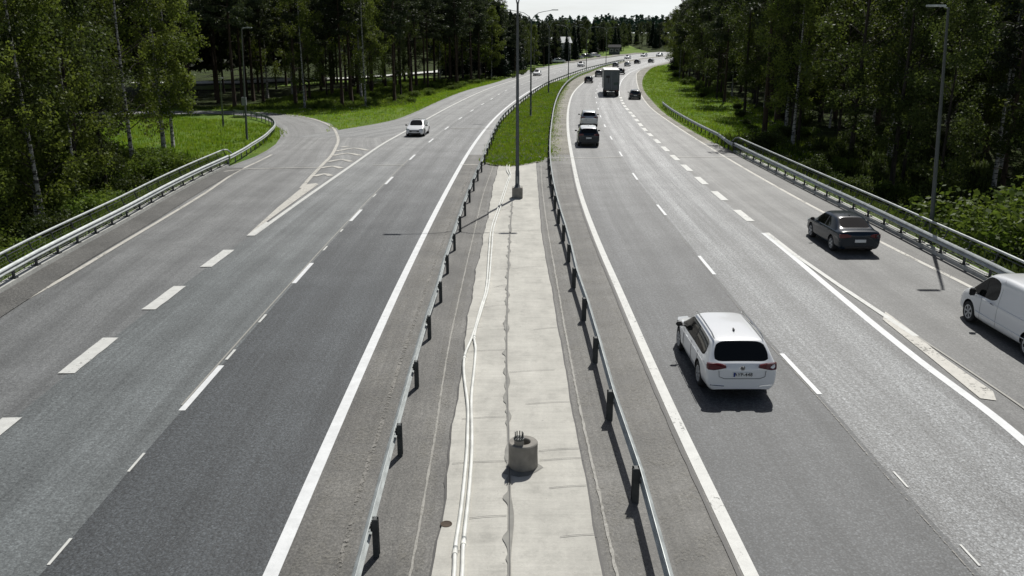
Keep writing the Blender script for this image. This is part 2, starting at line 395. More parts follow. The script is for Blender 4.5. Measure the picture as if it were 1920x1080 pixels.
# ------------------------------------------------------------------ carriageways
def rows(y0, y1):
    out = []; y = y0
    while y < y1: out.append(y); y += .5 if y < 60 else 1.0 if y < 90 else 2.0 if y < 200 else 3.0
    out.append(y1); return out
def strip(name, fa, fb, y0, y1, mat, z=0.0, nx=3):
    b = MB(); uv = []; ys = rows(y0, y1)
    for y in ys:
        a, c = fa(y), fb(y)
        for i in range(nx + 1):
            x = a + (c - a) * i / nx; b.v.append((x, y, zf(y) + z)); uv.append((x - a, y))
    n = nx + 1
    for j in range(len(ys) - 1):
        for i in range(nx): b.f.append((j*n+i, j*n+i+1, (j+1)*n+i+1, (j+1)*n+i)); b.m.append(0)
    return tag(b.build(name, mat, smooth=True, uv=uv), kind='structure')
def off(f, d): return lambda y: f(y) + d
YE = 415
def wob(f, d, s):       # ragged edge
    return lambda y: f(y) + d + .02 * math.sin(y * 2.1 + s) + .025 * math.sin(y * .9 + 2 * s) + .012 * math.sin(y * 5.1 + s)
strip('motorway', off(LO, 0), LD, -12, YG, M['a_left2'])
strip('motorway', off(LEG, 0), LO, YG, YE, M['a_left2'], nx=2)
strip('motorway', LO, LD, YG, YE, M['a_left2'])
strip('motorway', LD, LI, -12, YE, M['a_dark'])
strip('shoulder', LI, off(SL, .3), -12, YB2, M['a_inner'], nx=5)
strip('shoulder', LI, wob(GL, -.15, 1), YB2, YE, M['a_far'], nx=2)
strip('shoulder', off(SR, -.3), RI, -12, YB2, M['a_inner'], nx=5)
strip('shoulder', wob(GR, .12, 2), RI, YB2, YE, M['gravel'], nx=2)
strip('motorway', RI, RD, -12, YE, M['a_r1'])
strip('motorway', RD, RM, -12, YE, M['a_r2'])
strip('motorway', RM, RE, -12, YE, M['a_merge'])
strip('shoulder', RE, REG, -12, YB + 14, M['a_shoulder'], nx=2)
strip('shoulder', RE, wob(REG, -.1, 4), YB + 14, YE, M['gravel'], nx=2)
eL = wob(SL, 0, 3); eR = lambda y: SR(y) + .4 * (wob(SR, 0, 6)(y) - SR(y))
strip('bridge_slab', eL, eR, -12, YB2, M['slab'], z=.05, nx=4)
# asphalt edge of the slab (dark ragged joint)
ZN = [0]
def ribbon(fc, w, y0, y1, mat, name='road_marking', z=.008, rag=0, step=None, wf=None):
    ZN[0] += 1; z += ZN[0] * .00012
    b = MB(); ys = rows(y0, y1) if step is None else list(np.arange(y0, y1, step)) + [y1]
    for y in ys:
        s = fc(y + .5) - fc(y - .5); n = math.hypot(1, s); nx, ny = 1 / n, -s / n
        wa = w / 2 * (1 + (rag * (rnd.random() - .5) if rag else 0)); wb_ = w / 2 * (1 + (rag * (rnd.random() - .5) if rag else 0))
        if wf: wa, wb_ = wf(y)
        x = fc(y); b.v += [(x - nx * wa, y - ny * wa, zf(y) + z), (x + nx * wb_, y + ny * wb_, zf(y) + z)]
    for j in range(len(ys) - 1): b.f.append((2*j, 2*j+1, 2*j+3, 2*j+2)); b.m.append(0)
    return tag(b.build(name, mat), kind='structure')
def poly(pts, mat, name='road_marking', z=.008, px=True, pzz=0):
    ZN[0] += 1; z += ZN[0] * .00012
    b = MB(); q = [(G(*p, ) if px else p) for p in pts]
    b.face([(x, y, zf(y) + z) for x, y in q]); return tag(b.build(name, mat, fix=False), kind='structure')
Yof = lambda py: G(960, py)[1]
ribbon(LI, .27, -12, YE, M['paint_new']); ribbon(RI, .26, -12, YE, M['paint'])
ribbon(lambda y: LO(y) + .12, .24, Yof(441), YE, M['paint'], step=1.0)
ribbon(off(EO, 0), .2, -12, Yof(290), M['paint_old']); 
ribbon(RE, .2, -12, 260, M['paint_old'])
ribbon(RM, .26, -12, Yof(437), M['paint_new'])
# lane dashes: 3 m on, 9 m off
def dashes(fc, first, period, ln, w, ymax, mat, thin=False):
    y = first
    while y < ymax:
        s = fc.slope(y); k = 1 / math.hypot(1, s)
        ribbon(fc, w, y, y + ln * k, mat, step=ln / 4); y += period * k
d1 = Yof(770); dashes(LD, d1, 11.75, 3.1, .17, 330, M['paint_new'])
ribbon(LD, .06, Yof(1060), Yof(1010), M['paint']); ribbon(LD, .06, Yof(885), Yof(850), M['paint'])
for a, b_ in ((675, 656), (605, 590), (470, 462), (435, 430), (370, 364)): ribbon(LD, .08, Yof(a), Yof(b_), M['paint'], z=.009, step=.3)
ribbon(lambda y: LD(y) - .12, .05, Yof(760), Yof(300), M['paint_faint'], z=.006)
d2 = Yof(740); dashes(RD, d2, 12.0, 3.05, .14, 330, M['paint_new'])
ribbon(off(RD, .12), .045, Yof(1062), Yof(1022), M['paint']); ribbon(off(RD, .12), .045, Yof(915), Yof(885), M['paint'])
ribbon(lambda y: RD(y) - .12, .03, Yof(1080), Yof(330), M['paint_dust'], z=.006)
# wide merge dashes
for a, b_ in ((415,394),(376,359),(346,332),(321,309),(301,291),(284,275),(269,261),(256,250),(246,240),(237,231),(228,223),(220,215),(213.5,209.5),(207,202.5),(201,197.5),(195.5,192),(190,187),(185,182)):
    ribbon(off(RM, .1), .42, Yof(a), Yof(b_), M['paint'], step=1)
ribbon(RM, .17, Yof(180), Yof(120), M['paint_new'], step=2)
for a, b_ in ((833, 784), (701, 634), (581, 537), (501, 469)):
    ribbon(off(LO, -.05), .48, Yof(a), Yof(b_), M['paint'], rag=.12, step=.5)
# gore wedge and chevrons of the exit
cz = lambda z: (380 + z[0] / 4, 270 + z[1] / 4)
poly([cz(p) for p in ((330,690),(390,690),(500,596),(478,585))], M['paint'], z=.010)
poly([cz(p) for p in ((330,690),(478,585),(640,468),(868,304),(850,295),(780,305),(725,345),(560,480))], M['paint_old'], z=.009)
RO = [(565,353),(583,332),(604,310),(621,292),(630,276),(634,264),(632,253),(624,240),(604,229),(575,221),(543,216.4),(502,213.2),(461,211.4),(420,210.6),(380,210.6)]
def pathribbon(pts, w, mat, z=.008, name='road_marking', sub=6, px=True, zz=None):
    q = [Vector((*(G(*p) if px else p), 0)) for p in pts]; b = MB(); out = []
    for i in range(len(q) - 1):
        p0, p1, p2, p3 = q[max(i-1,0)], q[i], q[i+1], q[min(i+2, len(q)-1)]
        for k in range(sub):
            t = k / sub
            out.append(.5 * ((2*p1) + (p2-p0)*t + (2*p0-5*p1+4*p2-p3)*t*t + (3*p1-p0-3*p2+p3)*t**3))
    out.append(q[-1])
    if mat is None: return out
    ZN[0] += 1; z += ZN[0] * .00012
    for i, p in enumerate(out):
        t = (out[min(i+1, len(out)-1)] - out[max(i-1, 0)]).normalized(); n = Vector((t.y, -t.x, 0)) * w / 2
        for s in (-1, 1): v = p + s * n; b.v.append((v.x, v.y, zf(v.y) + z))
    for j in range(len(out) - 1): b.f.append((2*j, 2*j+1, 2*j+3, 2*j+2)); b.m.append(0)
    return tag(b.build(name, mat), kind='structure')
pathribbon(RO, .26, M['paint_old'])
for c in (((630,284),(663,278),(691,282.5)), ((624,292),(652,287.5),(676,292)), ((615,303.6),(640,299.3),(658,303.4)), ((600,315.4),(624,312),(640,316)), ((589,331),(608,326.3),(620,330)), ((640,276.5),(652,274.5))):
    pathribbon(c, .42, M['paint_old'], sub=3)
# worn, repainted nose marking of the on-ramp
ribbon(lambda y: np.interp(y, [Yof(631), Yof(537), Yof(478), Yof(437)], [G(1717,631)[0], G(1575,537)[0], G(1489,477)[0], G(1438,437)[0]]), .2, Yof(631), Yof(437), M['paint'])
poly([(1660,585),(1717,627),(1765,668),(1815,703),(1862,735),(1868,752),(1838,748),(1740,668),(1655,600)], M['paint_old'], z=.0065)
pathribbon([(1720,632),(1790,678),(1882,740),(1925,770)], .07, M['paint_faint'], z=.01)
# surface seams, old paint and joints of the deck
sealL = Curve([(769,1080),(780,1022),(802,897),(817,810),(825,752),(842,647),(855,585),(865,540),(890,432),(907,362),(922,320)])
sealR = Curve([(1157,1080),(1135,980),(1107,855),(1097,810),(1067,660),(1046,540),(1027,432),(1016,345),(1014,306)])
oldL = Curve([(632,1075),(665,960),(687,880),(711,810),(730,745),(760,652),(780,597),(800,536),(840,430),(872,345),(890,303)])
ribbon(sealL, .045, 3, YB, M['paint_faint'], z=.006, rag=.8, step=.2)
ribbon(sealR, .055, 3, YB, M['paint_faint'], z=.006, rag=.9, step=.17)
ribbon(oldL, .10, 3, YB, M['paint_dust'], z=.006, rag=.15, step=.3)
ribbon(lambda y: RI(y) - .75, 1.0, 3, YB, M['grit'], z=.006)
ribbon(lambda y: LI(y) + .8, 1.0, 3, YB, M['grit'], z=.006)
ribbon(lambda y: SR(y) + .5, .7, 3, YB, M['grit'], z=.006)
ribbon(lambda y: SL(y) - .45, .5, 3, YB, M['grit'], z=.006)
ribbon(lambda y: RI(y) - .22, .07, 3, YB, M['tar'], z=.006, rag=.6, step=.5)
ribbon(lambda y: eL(y) - .015, .06, 3, YB, M['tar'], z=.0045, rag=.9, step=.25)
ribbon(lambda y: eR(y) + .02, .06, 3, YB, M['tar'], z=.0045, rag=.9, step=.25)
ribbon(Curve([(955,1080),(955,900),(950,700),(952,540),(957,430),(961,375)]), .075, 3, Yof(380), M['sealant'], z=.055, step=.05, wf=lambda y: (.03 + .07 * max(0, math.sin(y * 2.9 + 1.7 * math.sin(y * .83))) ** 3 + .035 * max(0, math.sin(y * 7.1 + 2 * math.sin(y * 1.9))) ** 2, .03 + .06 * max(0, math.sin(y * 2.3 + 2.1 * math.sin(y * .67))) ** 3))
ribbon(Curve([(955,1080),(955,900),(950,700),(952,540),(957,430),(961,375)]), .018, 3, Yof(380), M['tar'], z=.0555, step=.3, rag=.5)
# expansion joints of the bridge
ge = [G(*p) for p in ((880,300),(905,303.5),(925,309.5),(955,312.5),(985,309),(1010,303),(1028,293),(1040,288))]
def edgeY(x): return float(np.interp(x, [p[0] for p in ge], [p[1] for p in ge]))
def lawn_end():
    bb = MB(); nx, ny = 40, 8
    for i in range(nx + 1):
        for j in range(ny + 1):
            t = i / nx; y = YB2 + 3; x = (GL(YB2) - .1) * (1 - t) + (GR(YB2) + .05) * t; y0 = edgeY(x) + .12 * math.sin(x * 9) + .1 * math.sin(x * 23)
            yy = y0 + (y - y0) * j / ny; xx = (GL(yy) + .15) * (1 - t) + (GR(yy) - .1) * t
            bb.v.append((xx, yy, .056 if j == 0 else .10 * (1 - (j / ny) ** 3) - .03 * (j / ny)))
    for i in range(nx):
        for j in range(ny): q = i * (ny + 1) + j; bb.f.append((q, q + ny + 1, q + ny + 2, q + 1)); bb.m.append(0)
    tag(bb.build('median_lawn', M['grass'], smooth=True), kind='structure')
lawn_end()
pathribbon([(912,306.5),(930,310.5),(958,312.8),(985,309.5),(1008,304)], .35, M['gravel'], z=.052, sub=4, name='gravel_edge')
pathribbon([(865,309.5),(898,309.5)], .22, M['paint_old'], sub=2)
pathribbon([(1036,296),(1100,296.5),(1166,294.5)], .16, M['paint_old'], sub=2)
pathribbon([(1255,294.5),(1330,295),(1384,294)], .16, M['paint_old'], sub=2)
pathribbon([(420,322),(470,317),(600,314.5)], .16, M['paint_old'], sub=2)
pathribbon([(700,310),(758,310)], .14, M['paint_old'], sub=2)
pathribbon([(845,241),(880,241.5),(925,242)], .25, M['paint_faint'], sub=2)
for (x0, x1, py) in ((1030, 1100, 918), (925, 950, 540), (870, 905, 620), (1000, 1050, 620), (985, 1075, 760), (960, 1020, 505), (925, 1010, 352), (905, 1012, 395), (1050, 1120, 1010), (852, 870, 1040), (848, 952, 872), (866, 952, 788), (1010, 1092, 848), (1012, 1096, 866), (870, 950, 662), (905, 1010, 437), (880, 950, 975), (900, 955, 578), (955, 1040, 700)):
    pathribbon([(x0, py + 2), ((x0+x1)/2, py - 1.5), (x1, py - 3)], .014, M['tar'], z=.054, sub=3)

# exit lane and ramp: one sheet between two outlines
def ramp():
    pairs = []
    for y in list(np.arange(-12, 56, 2.0)): pairs.append(((BL(y), y), (LO(y), y)))
    for a, b_ in (((430,311),(655,311)), ((452,303),(690,287)), ((478,293.5),(715,271)), ((500,282),(738,257)), ((517,270),(657,256.5)), ((525,258),(640,251)), ((525,247),(632,241)), ((521,238),(620,232)), ((513,230.5),(593,223)), ((495,223),(563,216)), ((467,217.5),(502,210.5)), ((440,215),(461,208.5)), ((415,213.8),(420,208)), ((370,213.5),(370,208)), ((250,214),(250,208)), ((50,215),(50,208.5))):
        pairs.append((G(*a), G(*b_)))
    b = MB(); uv = []; nx = 8; v = 0; last = None; cnt = 0
    for i in range(len(pairs) - 1):
        for k in range(3 if i > 30 else 1):
            t = k / 3 if i > 30 else 0
            A = Vector(pairs[i][0]).lerp(Vector(pairs[i+1][0]), t); B = Vector(pairs[i][1]).lerp(Vector(pairs[i+1][1]), t)
            mid = (A + B) / 2
            if last is not None: v += (mid - last).length
            last = mid; cnt += 1
            for q in range(nx + 1):
                p = A.lerp(B, q / nx); b.v.append((p.x, p.y, -.008)); uv.append(((B - A).length * q / nx, v))
    for j in range(cnt - 1):
        for q in range(nx): b.f.append((j*9+q, j*9+q+1, (j+1)*9+q+1, (j+1)*9+q)); b.m.append(0)
    tag(b.build('exit_ramp', M['a_exit'], uv=uv), kind='structure')
ramp()
ribbon(lambda y: BL(y) + .75, 1.3, -12, Yof(315), M['a_shoulder'], name='shoulder', z=.004)
# light path through the wood and its verge on the left, and one far right
def path(pts, w, mat, z=.05, name='path'):
    q = pathribbon(pts, w, None); b = MB()
    for i, p in enumerate(q):
        t = (q[min(i+1, len(q)-1)] - q[max(i-1, 0)]).normalized(); n = Vector((t.y, -t.x, 0)) * w / 2
        for s in (-1, 0, 1): v = p + s * n; b.v.append((v.x, v.y, land(v.x, v.y) + z + .05))
    for j in range(len(q) - 1):
        for c in (0, 1): b.f.append((3*j+c, 3*j+c+1, 3*j+c+4, 3*j+c+3)); b.m.append(0)
    tag(b.build(name, mat), kind='structure')
path([(250,166),(430,160),(560,152.5),(680,146),(780,139),(860,131)], 6, flat('path_gravel', (.60, .60, .56), .9, vary=.15, scale=.8), z=.35)
path([(300,171),(430,165),(560,158),(700,151),(800,144)], 9, M['grass'], z=.12, name='verge')
path([(1060,117.5),(1110,110),(1160,103.5),(1200,99.5)], 5, M['gravel'], z=.1, name='parking_lane')
build_ground()

# ------------------------------------------------------------------ safety rails
WPROF = [(-.005, .155), (.045, .115), (.075, .075), (.045, .035), (.005, 0), (.045, -.035), (.075, -.075), (.045, -.115), (-.005, -.155)]
def extrude_rail(b, pts, zc, side, prof, scale=1):
    """sweep an open profile (out, up) along a plan polyline; side=+1 bulges to the right of travel"""
    n = len(prof); base = len(b.v)
    for i, p in enumerate(pts):
        a = pts[max(i-1, 0)]; c = pts[min(i+1, len(pts)-1)]
        t = Vector((c[0]-a[0], c[1]-a[1], 0)).normalized(); r = Vector((t.y, -t.x, 0)) * side
        for thick in (0, -.012):
            for (o, u) in prof:
                b.v.append((p[0] + r.x * (o + thick), p[1] + r.y * (o + thick), p[2] + zc + u))
    for i in range(len(pts) - 1):
        s = base + i * 2 * n; e = s + 2 * n
        for k in range(n - 1):
            b.f.append((s+k, s+k+1, e+k+1, e+k)); b.f.append((s+n+k, e+n+k, e+n+k+1, s+n+k+1)); b.m += [0, 0]
        b.f.append((s, e, e+n, s+n)); b.f.append((s+n-1, s+2*n-1, e+2*n-1, e+n-1)); b.m += [0, 0]
def sample(fc, y0, y1, step, dx=0):
    pts = []; y = y0
    while y <= y1:
        pts.append((fc(y) + dx, y, zf(y))); y += step / math.hypot(1, fc.slope(y)) if hasattr(fc, 'slope') else step
    if y1 - pts[-1][1] > .05: pts.append((fc(y1) + dx, y1, zf(y1)))
    return pts
def guardrail(label, pts, side, group, postmat, steel, zc=.58, pw=.11, every=1, beam_off=.09, maxposts=98, name='guardrail'):
    root = empty(name, pts[0]); tag(root, label, 'guardrail', group)
    inv = Vector(pts[0]); b = MB()
    q = []
    for i, p in enumerate(pts):
        a = pts[max(i-1, 0)]; c = pts[min(i+1, len(pts)-1)]
        t = Vector((c[0]-a[0], c[1]-a[1], 0)).normalized(); r = Vector((t.y, -t.x, 0)) * side
        q.append((p[0] + r.x * beam_off - inv.x, p[1] + r.y * beam_off - inv.y, p[2] - inv.z, math.atan2(-t.x, t.y)))
    extrude_rail(b, q, zc, side, WPROF); b.build('beam', steel, root)
    pm = None
    for i in range(0, min(len(pts), maxposts * every), every):
        p = pts[i]
        if pm is None:
            m = MB(); h = zc + .17
            m.box((0, 0, h / 2 - .1), (pw * .55, pw, h + .2)); m.box((pw*.42*side*0, -pw*.5, h/2 - .1), (pw, .012, h + .2)); m.box((0, pw*.5, h/2 - .1), (pw, .012, h + .2))
            m.box((side * .05, 0, zc), (.07, .07, .16))
            po = m.build('post', postmat, root); pm = po.data
        else:
            po = bpy.data.objects.new('post', pm); C.objects.link(po); po.parent = root
        po.location = Vector(p) - inv; po.rotation_euler = (0, 0, q[i][3])
    return root
guardrail('median guardrail along the oncoming carriageway, on the left of the concrete slab', sample(GL, 13.6 - 3.9 * 3, 330, 3.9), -1, 'guardrails of the median', M['post'], M['steel'])
guardrail('median guardrail beside the departing traffic, on the right of the concrete slab', sample(GR, 15.2 - 3.8 * 3, 330, 3.9), 1, 'guardrails of the median', M['post'], M['steel'], pw=.14)
lr = [(BL(Yof(311)) - .02, Yof(311))] + [G(*p) for p in ((449,300),(459,294),(470,286),(484,277),(497,267.5),(507,257),(513.5,250),(515,243),(511,236),(502,230.5),(488,225.5),(470,221.5),(452,219),(435,217.8),(415,217.3))]
def resample(pts, step):
    P = [Vector((*p, 0)) for p in pts]; d = [0]
    for i in range(1, len(P)): d.append(d[-1] + (P[i] - P[i-1]).length)
    out = []; s = 0
    while s <= d[-1]:
        out.append((float(np.interp(s, d, [p.x for p in P])), float(np.interp(s, d, [p.y for p in P])), 0.0)); s += step
    return out
guardrail('curved guardrail sweeping round the inside of the exit ramp', resample(lr, 2.0), 1, None, M['steel_dull'], M['steel'], zc=.62, pw=.08)
rr = [(p[0] + .02 + .6 * sstep(0, 9, p[1] - Yof(285)), p[1], p[2]) for p in sample(REG, Yof(285), Yof(201), 2.0)]
guardrail('guardrail in the grass on the right, leading up to the bridge railing', rr, -1, None, M['post'], M['steel'], zc=.6, pw=.09)

# bridge railings: kerb beam, posts with foot plates, two traffic tubes, mesh rail and round handrail
def bridge_rail(label, fc, y0, y1, out, step, hand):
    pts = sample(fc, y0, y1, step); inv = Vector(pts[0]); root = empty('bridge_railing', pts[0]); tag(root, label, 'railing', 'railings along the bridge edges')
    def line(dx, z): return [(p[0] + dx * out - inv.x, p[1] - inv.y, z) for p in pts]
    b = MB()
    for p, q in zip(pts[:-1], pts[1:]):
        x0, y0_, x1, y1_ = p[0] - inv.x, p[1] - inv.y, q[0] - inv.x, q[1] - inv.y
        a, c = (0, .42 * out) if out > 0 else (.42 * out, 0)
        for (u, w, z0, z1) in ((a, c, -.9, .14),):
            v = [(x0+u, y0_, z0), (x0+w, y0_, z0), (x0+w, y0_, z1), (x0+u, y0_, z1), (x1+u, y1_, z0), (x1+w, y1_, z0), (x1+w, y1_, z1), (x1+u, y1_, z1)]
            b.raw(v, [(3,2,6,7), (0,3,7,4), (1,5,6,2), (0,4,5,1)])
    b.build('kerb_beam', M['kerb'], root)
    q = [(p[0] + .02 * out - inv.x, p[1] - inv.y, 0) for p in pts]; b = MB(); extrude_rail(b, q, .64, -out, WPROF); b.build('beam', M['steel'], root)
    b = MB(); b.tube(line(.34, hand), .055, 8)
    e = line(.34, hand)[-1]; b.tube([e, (e[0], e[1] + .9, e[2] - .12), (e[0] - .1 * out, e[1] + 1.5, e[2] - .45)], .055, 8)
    b.build('handrail', M['steel'], root, smooth=True)
    b = MB(); b.tube(line(.34, hand - .17), .022, 6); b.tube(line(.30, .28), .022, 6)
    b.build('lower_rail', M['post'], root)
    b = MB()
    for p, q in zip(line(.36, 0)[:-1], line(.36, 0)[1:]):
        b.box(((p[0]+q[0])/2, (p[1]+q[1])/2, (.30+hand-.2)/2), (.004, .03, hand-.5))
        for k in range(5): b.tube([(p[0], p[1], .36 + k * .13), (q[0], q[1], .36 + k * .13)], .003, 3, cap=False)
    b.build('wire_mesh', M['post'], root)
    pm = None
    for p in pts:
        if pm is None:
            m = MB(); m.box((.17 * out, 0, .155), (.30, .24, .03)); m.box((.14 * out, 0, .48), (.07, .11, .64))
            m.tube([(.14 * out, 0, .7), (.25 * out, 0, .86), (.34 * out, 0, hand)], .03, 6)
            for a in (-1, 1):
                for c in (.04, .3): m.lathe([(.016, .17), (.016, .20), (.012, .21)], c=(c * out, a * .08, 0), n=6)
            po = m.build('post', M['post'], root); pm = po.data
        else:
            po = bpy.data.objects.new('post', pm); C.objects.link(po); po.parent = root
        po.location = (p[0] - inv.x, p[1] - inv.y, 0)
bridge_rail('steel bridge railing with pale handrail along the exit lane, left edge', BL, 8.0, Yof(311), -1, 2.0, 1.18)
bridge_rail('dark steel bridge railing on a white kerb beside the white van', off(REG, 0) if False else REG, 10.0, Yof(285), 1, 2.0, 1.18)

# ------------------------------------------------------------------ lamp posts
def double_lamp(x, y, label, block=False):
    z = zf(y); root = empty('street_lamp', (x, y, z)); tag(root, label, 'lamp post', 'double lamp posts in the median')
    z0 = .05
    if block:
        b = MB(); b.box((0, 0, .35), (.62, .62, .62), bev=.02); b.build('concrete_foot', M['ringc'], root)
        b = MB(); b.box((0, 0, .675), (.36, .36, .03))
        for a in (-1, 1):
            for c in (-1, 1): b.lathe([(.018, .68), (.018, .76)], c=(a*.14, c*.14, 0), n=6)
        b.build('foot_plate', M['steel_dull'], root); z0 = .69
    b = MB(); b.tube([(0, 0, z0 - (0 if block else .3)), (0, 0, 1.6), (0, 0, 1.65), (0, 0, 6), (0, 0, 10.9)], [.125, .12, .105, .085, .06], 12); b.build('pole', M['pole'], root, smooth=True)
    if True:
        b = MB(); b.box((0, -.118, 1.1), (.10, .02, .42)); b.build('hatch', M['steel_dull'], root)
    for s in (-1, 1):
        b = MB(); b.tube([(0, 0, 10.7), (s*.10, 0, 11.15), (s*.36, 0, 11.62), (s*.85, 0, 11.95), (s*1.5, 0, 12.1), (s*2.35, 0, 12.22)], [.04, .04, .037, .034, .032, .03], 8)
        arm = b.build('arm', M['steel_dull'], root, smooth=True)
        b = MB(); b.box((s*2.75, 0, 12.27), (.85, .30, .10), bev=.04); hd = b.build('lamp_head', M['steel'], arm)
for i, (px, py) in enumerate(((970,372),(995,219),(1028.5,175),(1065.5,149),(1099,134.5),(1136,123))):
    x, y = G(px, py)
    double_lamp(x, y, ['tall double-arm lamp post on a square concrete block on the slab', 'double-arm lamp post in the median grass, nearest beyond the slab', 'double-arm lamp post in the median, second in the grass', 'double-arm lamp post in the median, third in the grass', 'double-arm lamp post in the median, fourth in the grass', 'double-arm lamp post in the median beyond the truck, farthest'][i], i == 0)
def single_lamp(x, y, z, h, tipx, label, head, box=False):
    root = empty('street_lamp', (x, y, z)); tag(root, label, 'lamp post', 'single lamp posts at the roadside')
    b = MB(); b.tube([(0, 0, -.5), (tipx*.12, 0, h*.12), (tipx, 0, h)], [.11, .10, .055], 10); b.build('pole', M['pole'], root, smooth=True)
    s = 1 if head > 0 else -1
    b = MB(); b.tube([(tipx, 0, h - .05), (tipx + s*.25, 0, h + .05)], .03, 6); b.box((tipx + head*.6, 0, h + .06), (abs(head) * .9, .26, .09), bev=.03); b.build('lamp_head', M['steel'], root)
    if box:
        b = MB(); b.box((.03, 0, 3.5), (.42, .3, .75), bev=.03); b.build('control_box', M['steel_dull'], root)
single_lamp(19.30, 38.9, -.3, 10.55, -.6, 'tall grey lamp post behind the right bridge railing', -.9)
x, y = G(463, 262); single_lamp(x, y, 0, 9.9, .35, 'slim lamp post with a small box, in the grass inside the exit ramp', .9, True)
x, y = G(419, 238); single_lamp(x, y, 0, 5.0, .1, 'thin dark post with a small head before the wood left of the ramp', .3)

# ------------------------------------------------------------------ things on the concrete slab
def ring_base():
    x, y = G(981, 884); y += .18
    root = empty('foundation_ring', (x, y, .05)); tag(root, 'round hollow concrete foundation standing on the slab with bolts on its rim', 'foundation')
    b = MB(); R = .315; r = .155; h = .57
    b.lathe([(r, .02), (r, h - .015), (r + .015, h), (R - .02, h), (R, h - .02), (R - .004, .3), (R + .006, .02), (R, 0)], n=40, close=False)
    b.lathe([(r, .2), (.001, .2)], n=40, close=False)
    b.build('ring', M['ringc'], root, smooth=False)
    b = MB(); c = (-.09, -.13, 0)
    b.lathe([(.10, h - .14), (.105, h + .03), (.10, h + .10), (.09, h + .105)], c=c, n=16); b.build('anchor_stub', M['ringc'], root)
    b = MB()
    b.lathe([(.115, h + .11), (.118, h + .13), (.118, h + .15), (.1, h + .152)], c=c, n=20)
    for k in range(9):
        w = 2 * PI * k / 9; b.tube([(c[0] + .085*math.cos(w), c[1] + .085*math.sin(w), h + .10), (c[0] + .085*math.cos(w), c[1] + .085*math.sin(w), h + .27)], .013, 6)
    b.build('anchor_bolts', M['post'], root)
    pts = [(-.36,-.2),(-.45,-.36),(-.33,-.43),(-.1,-.52),(.1,-.48),(.28,-.3),(.44,-.1),(.34,.06),(0,.1),(-.3,0)]
    b = MB(); b.face([(q[0], q[1], .004) for q in pts]); b.face([(q[0]*.96, q[1]*.96, .008) for q in pts]); b.build('grout_skirt', M['sealant'], root)
ring_base()
def conduit(pts, label, joints):
    q = pathribbon(pts, .1, None, sub=4); p0 = q[0].copy(); root = empty('conduit', (p0.x, p0.y, .05)); tag(root, label, 'pipe', 'white conduits lying along the slab')
    P = [(p.x - p0.x, p.y - p0.y, .042 + .004 * math.sin(i * .8)) for i, p in enumerate(q)]
    P[-1] = (P[-1][0], P[-1][1], .0)
    b = MB(); b.tube(P, .040, 10); b.build('pipe', M['pipe'], root, smooth=True)
    for j in joints:
        k = int(j * (len(P) - 2)); a, c = Vector(P[k]), Vector(P[k+1]); c = a + (c - a).normalized() * .22
        b = MB(); b.tube([a, c], .048, 10); b.build('sleeve', M['pipe'], root, smooth=True)
conduit([(845,1160),(852,1080),(854,1035),(865,960),(875,860),(877,810),(877,765),(870,705),(872,670),(885,637),(900,585),(912,540),(917,470),(921,432),(935,390),(950,345),(955,332),(950,322),(951,309)], 'left one of two white conduits lying on the slab, bulging out midway', (.1, .45, .7))
conduit([(861,1160),(867,1080),(869,1030),(879,935),(884.5,860),(885,810),(884,752),(889,700),(892,660),(890,632),(905,580),(916,540),(922,470),(926,430),(940,387),(953,345),(957.5,331),(954,320),(956,309)], 'right one of two white conduits lying on the slab, nearer its centre seam', (.12, .5, .72))
x, y = G(835, 987); dr = MB(); dr.lathe([(.001, .002), (.085, .002), (.095, .008), (.11, .008), (.112, 0)], n=24, close=False)
o = dr.build('drain_cover', flat('drain_rust', (.07, .05, .035), .9, vary=.3)); o.location = (x + .02, y, .051); tag(o, 'small round rusty drain cover at the left edge of the slab', 'drain')

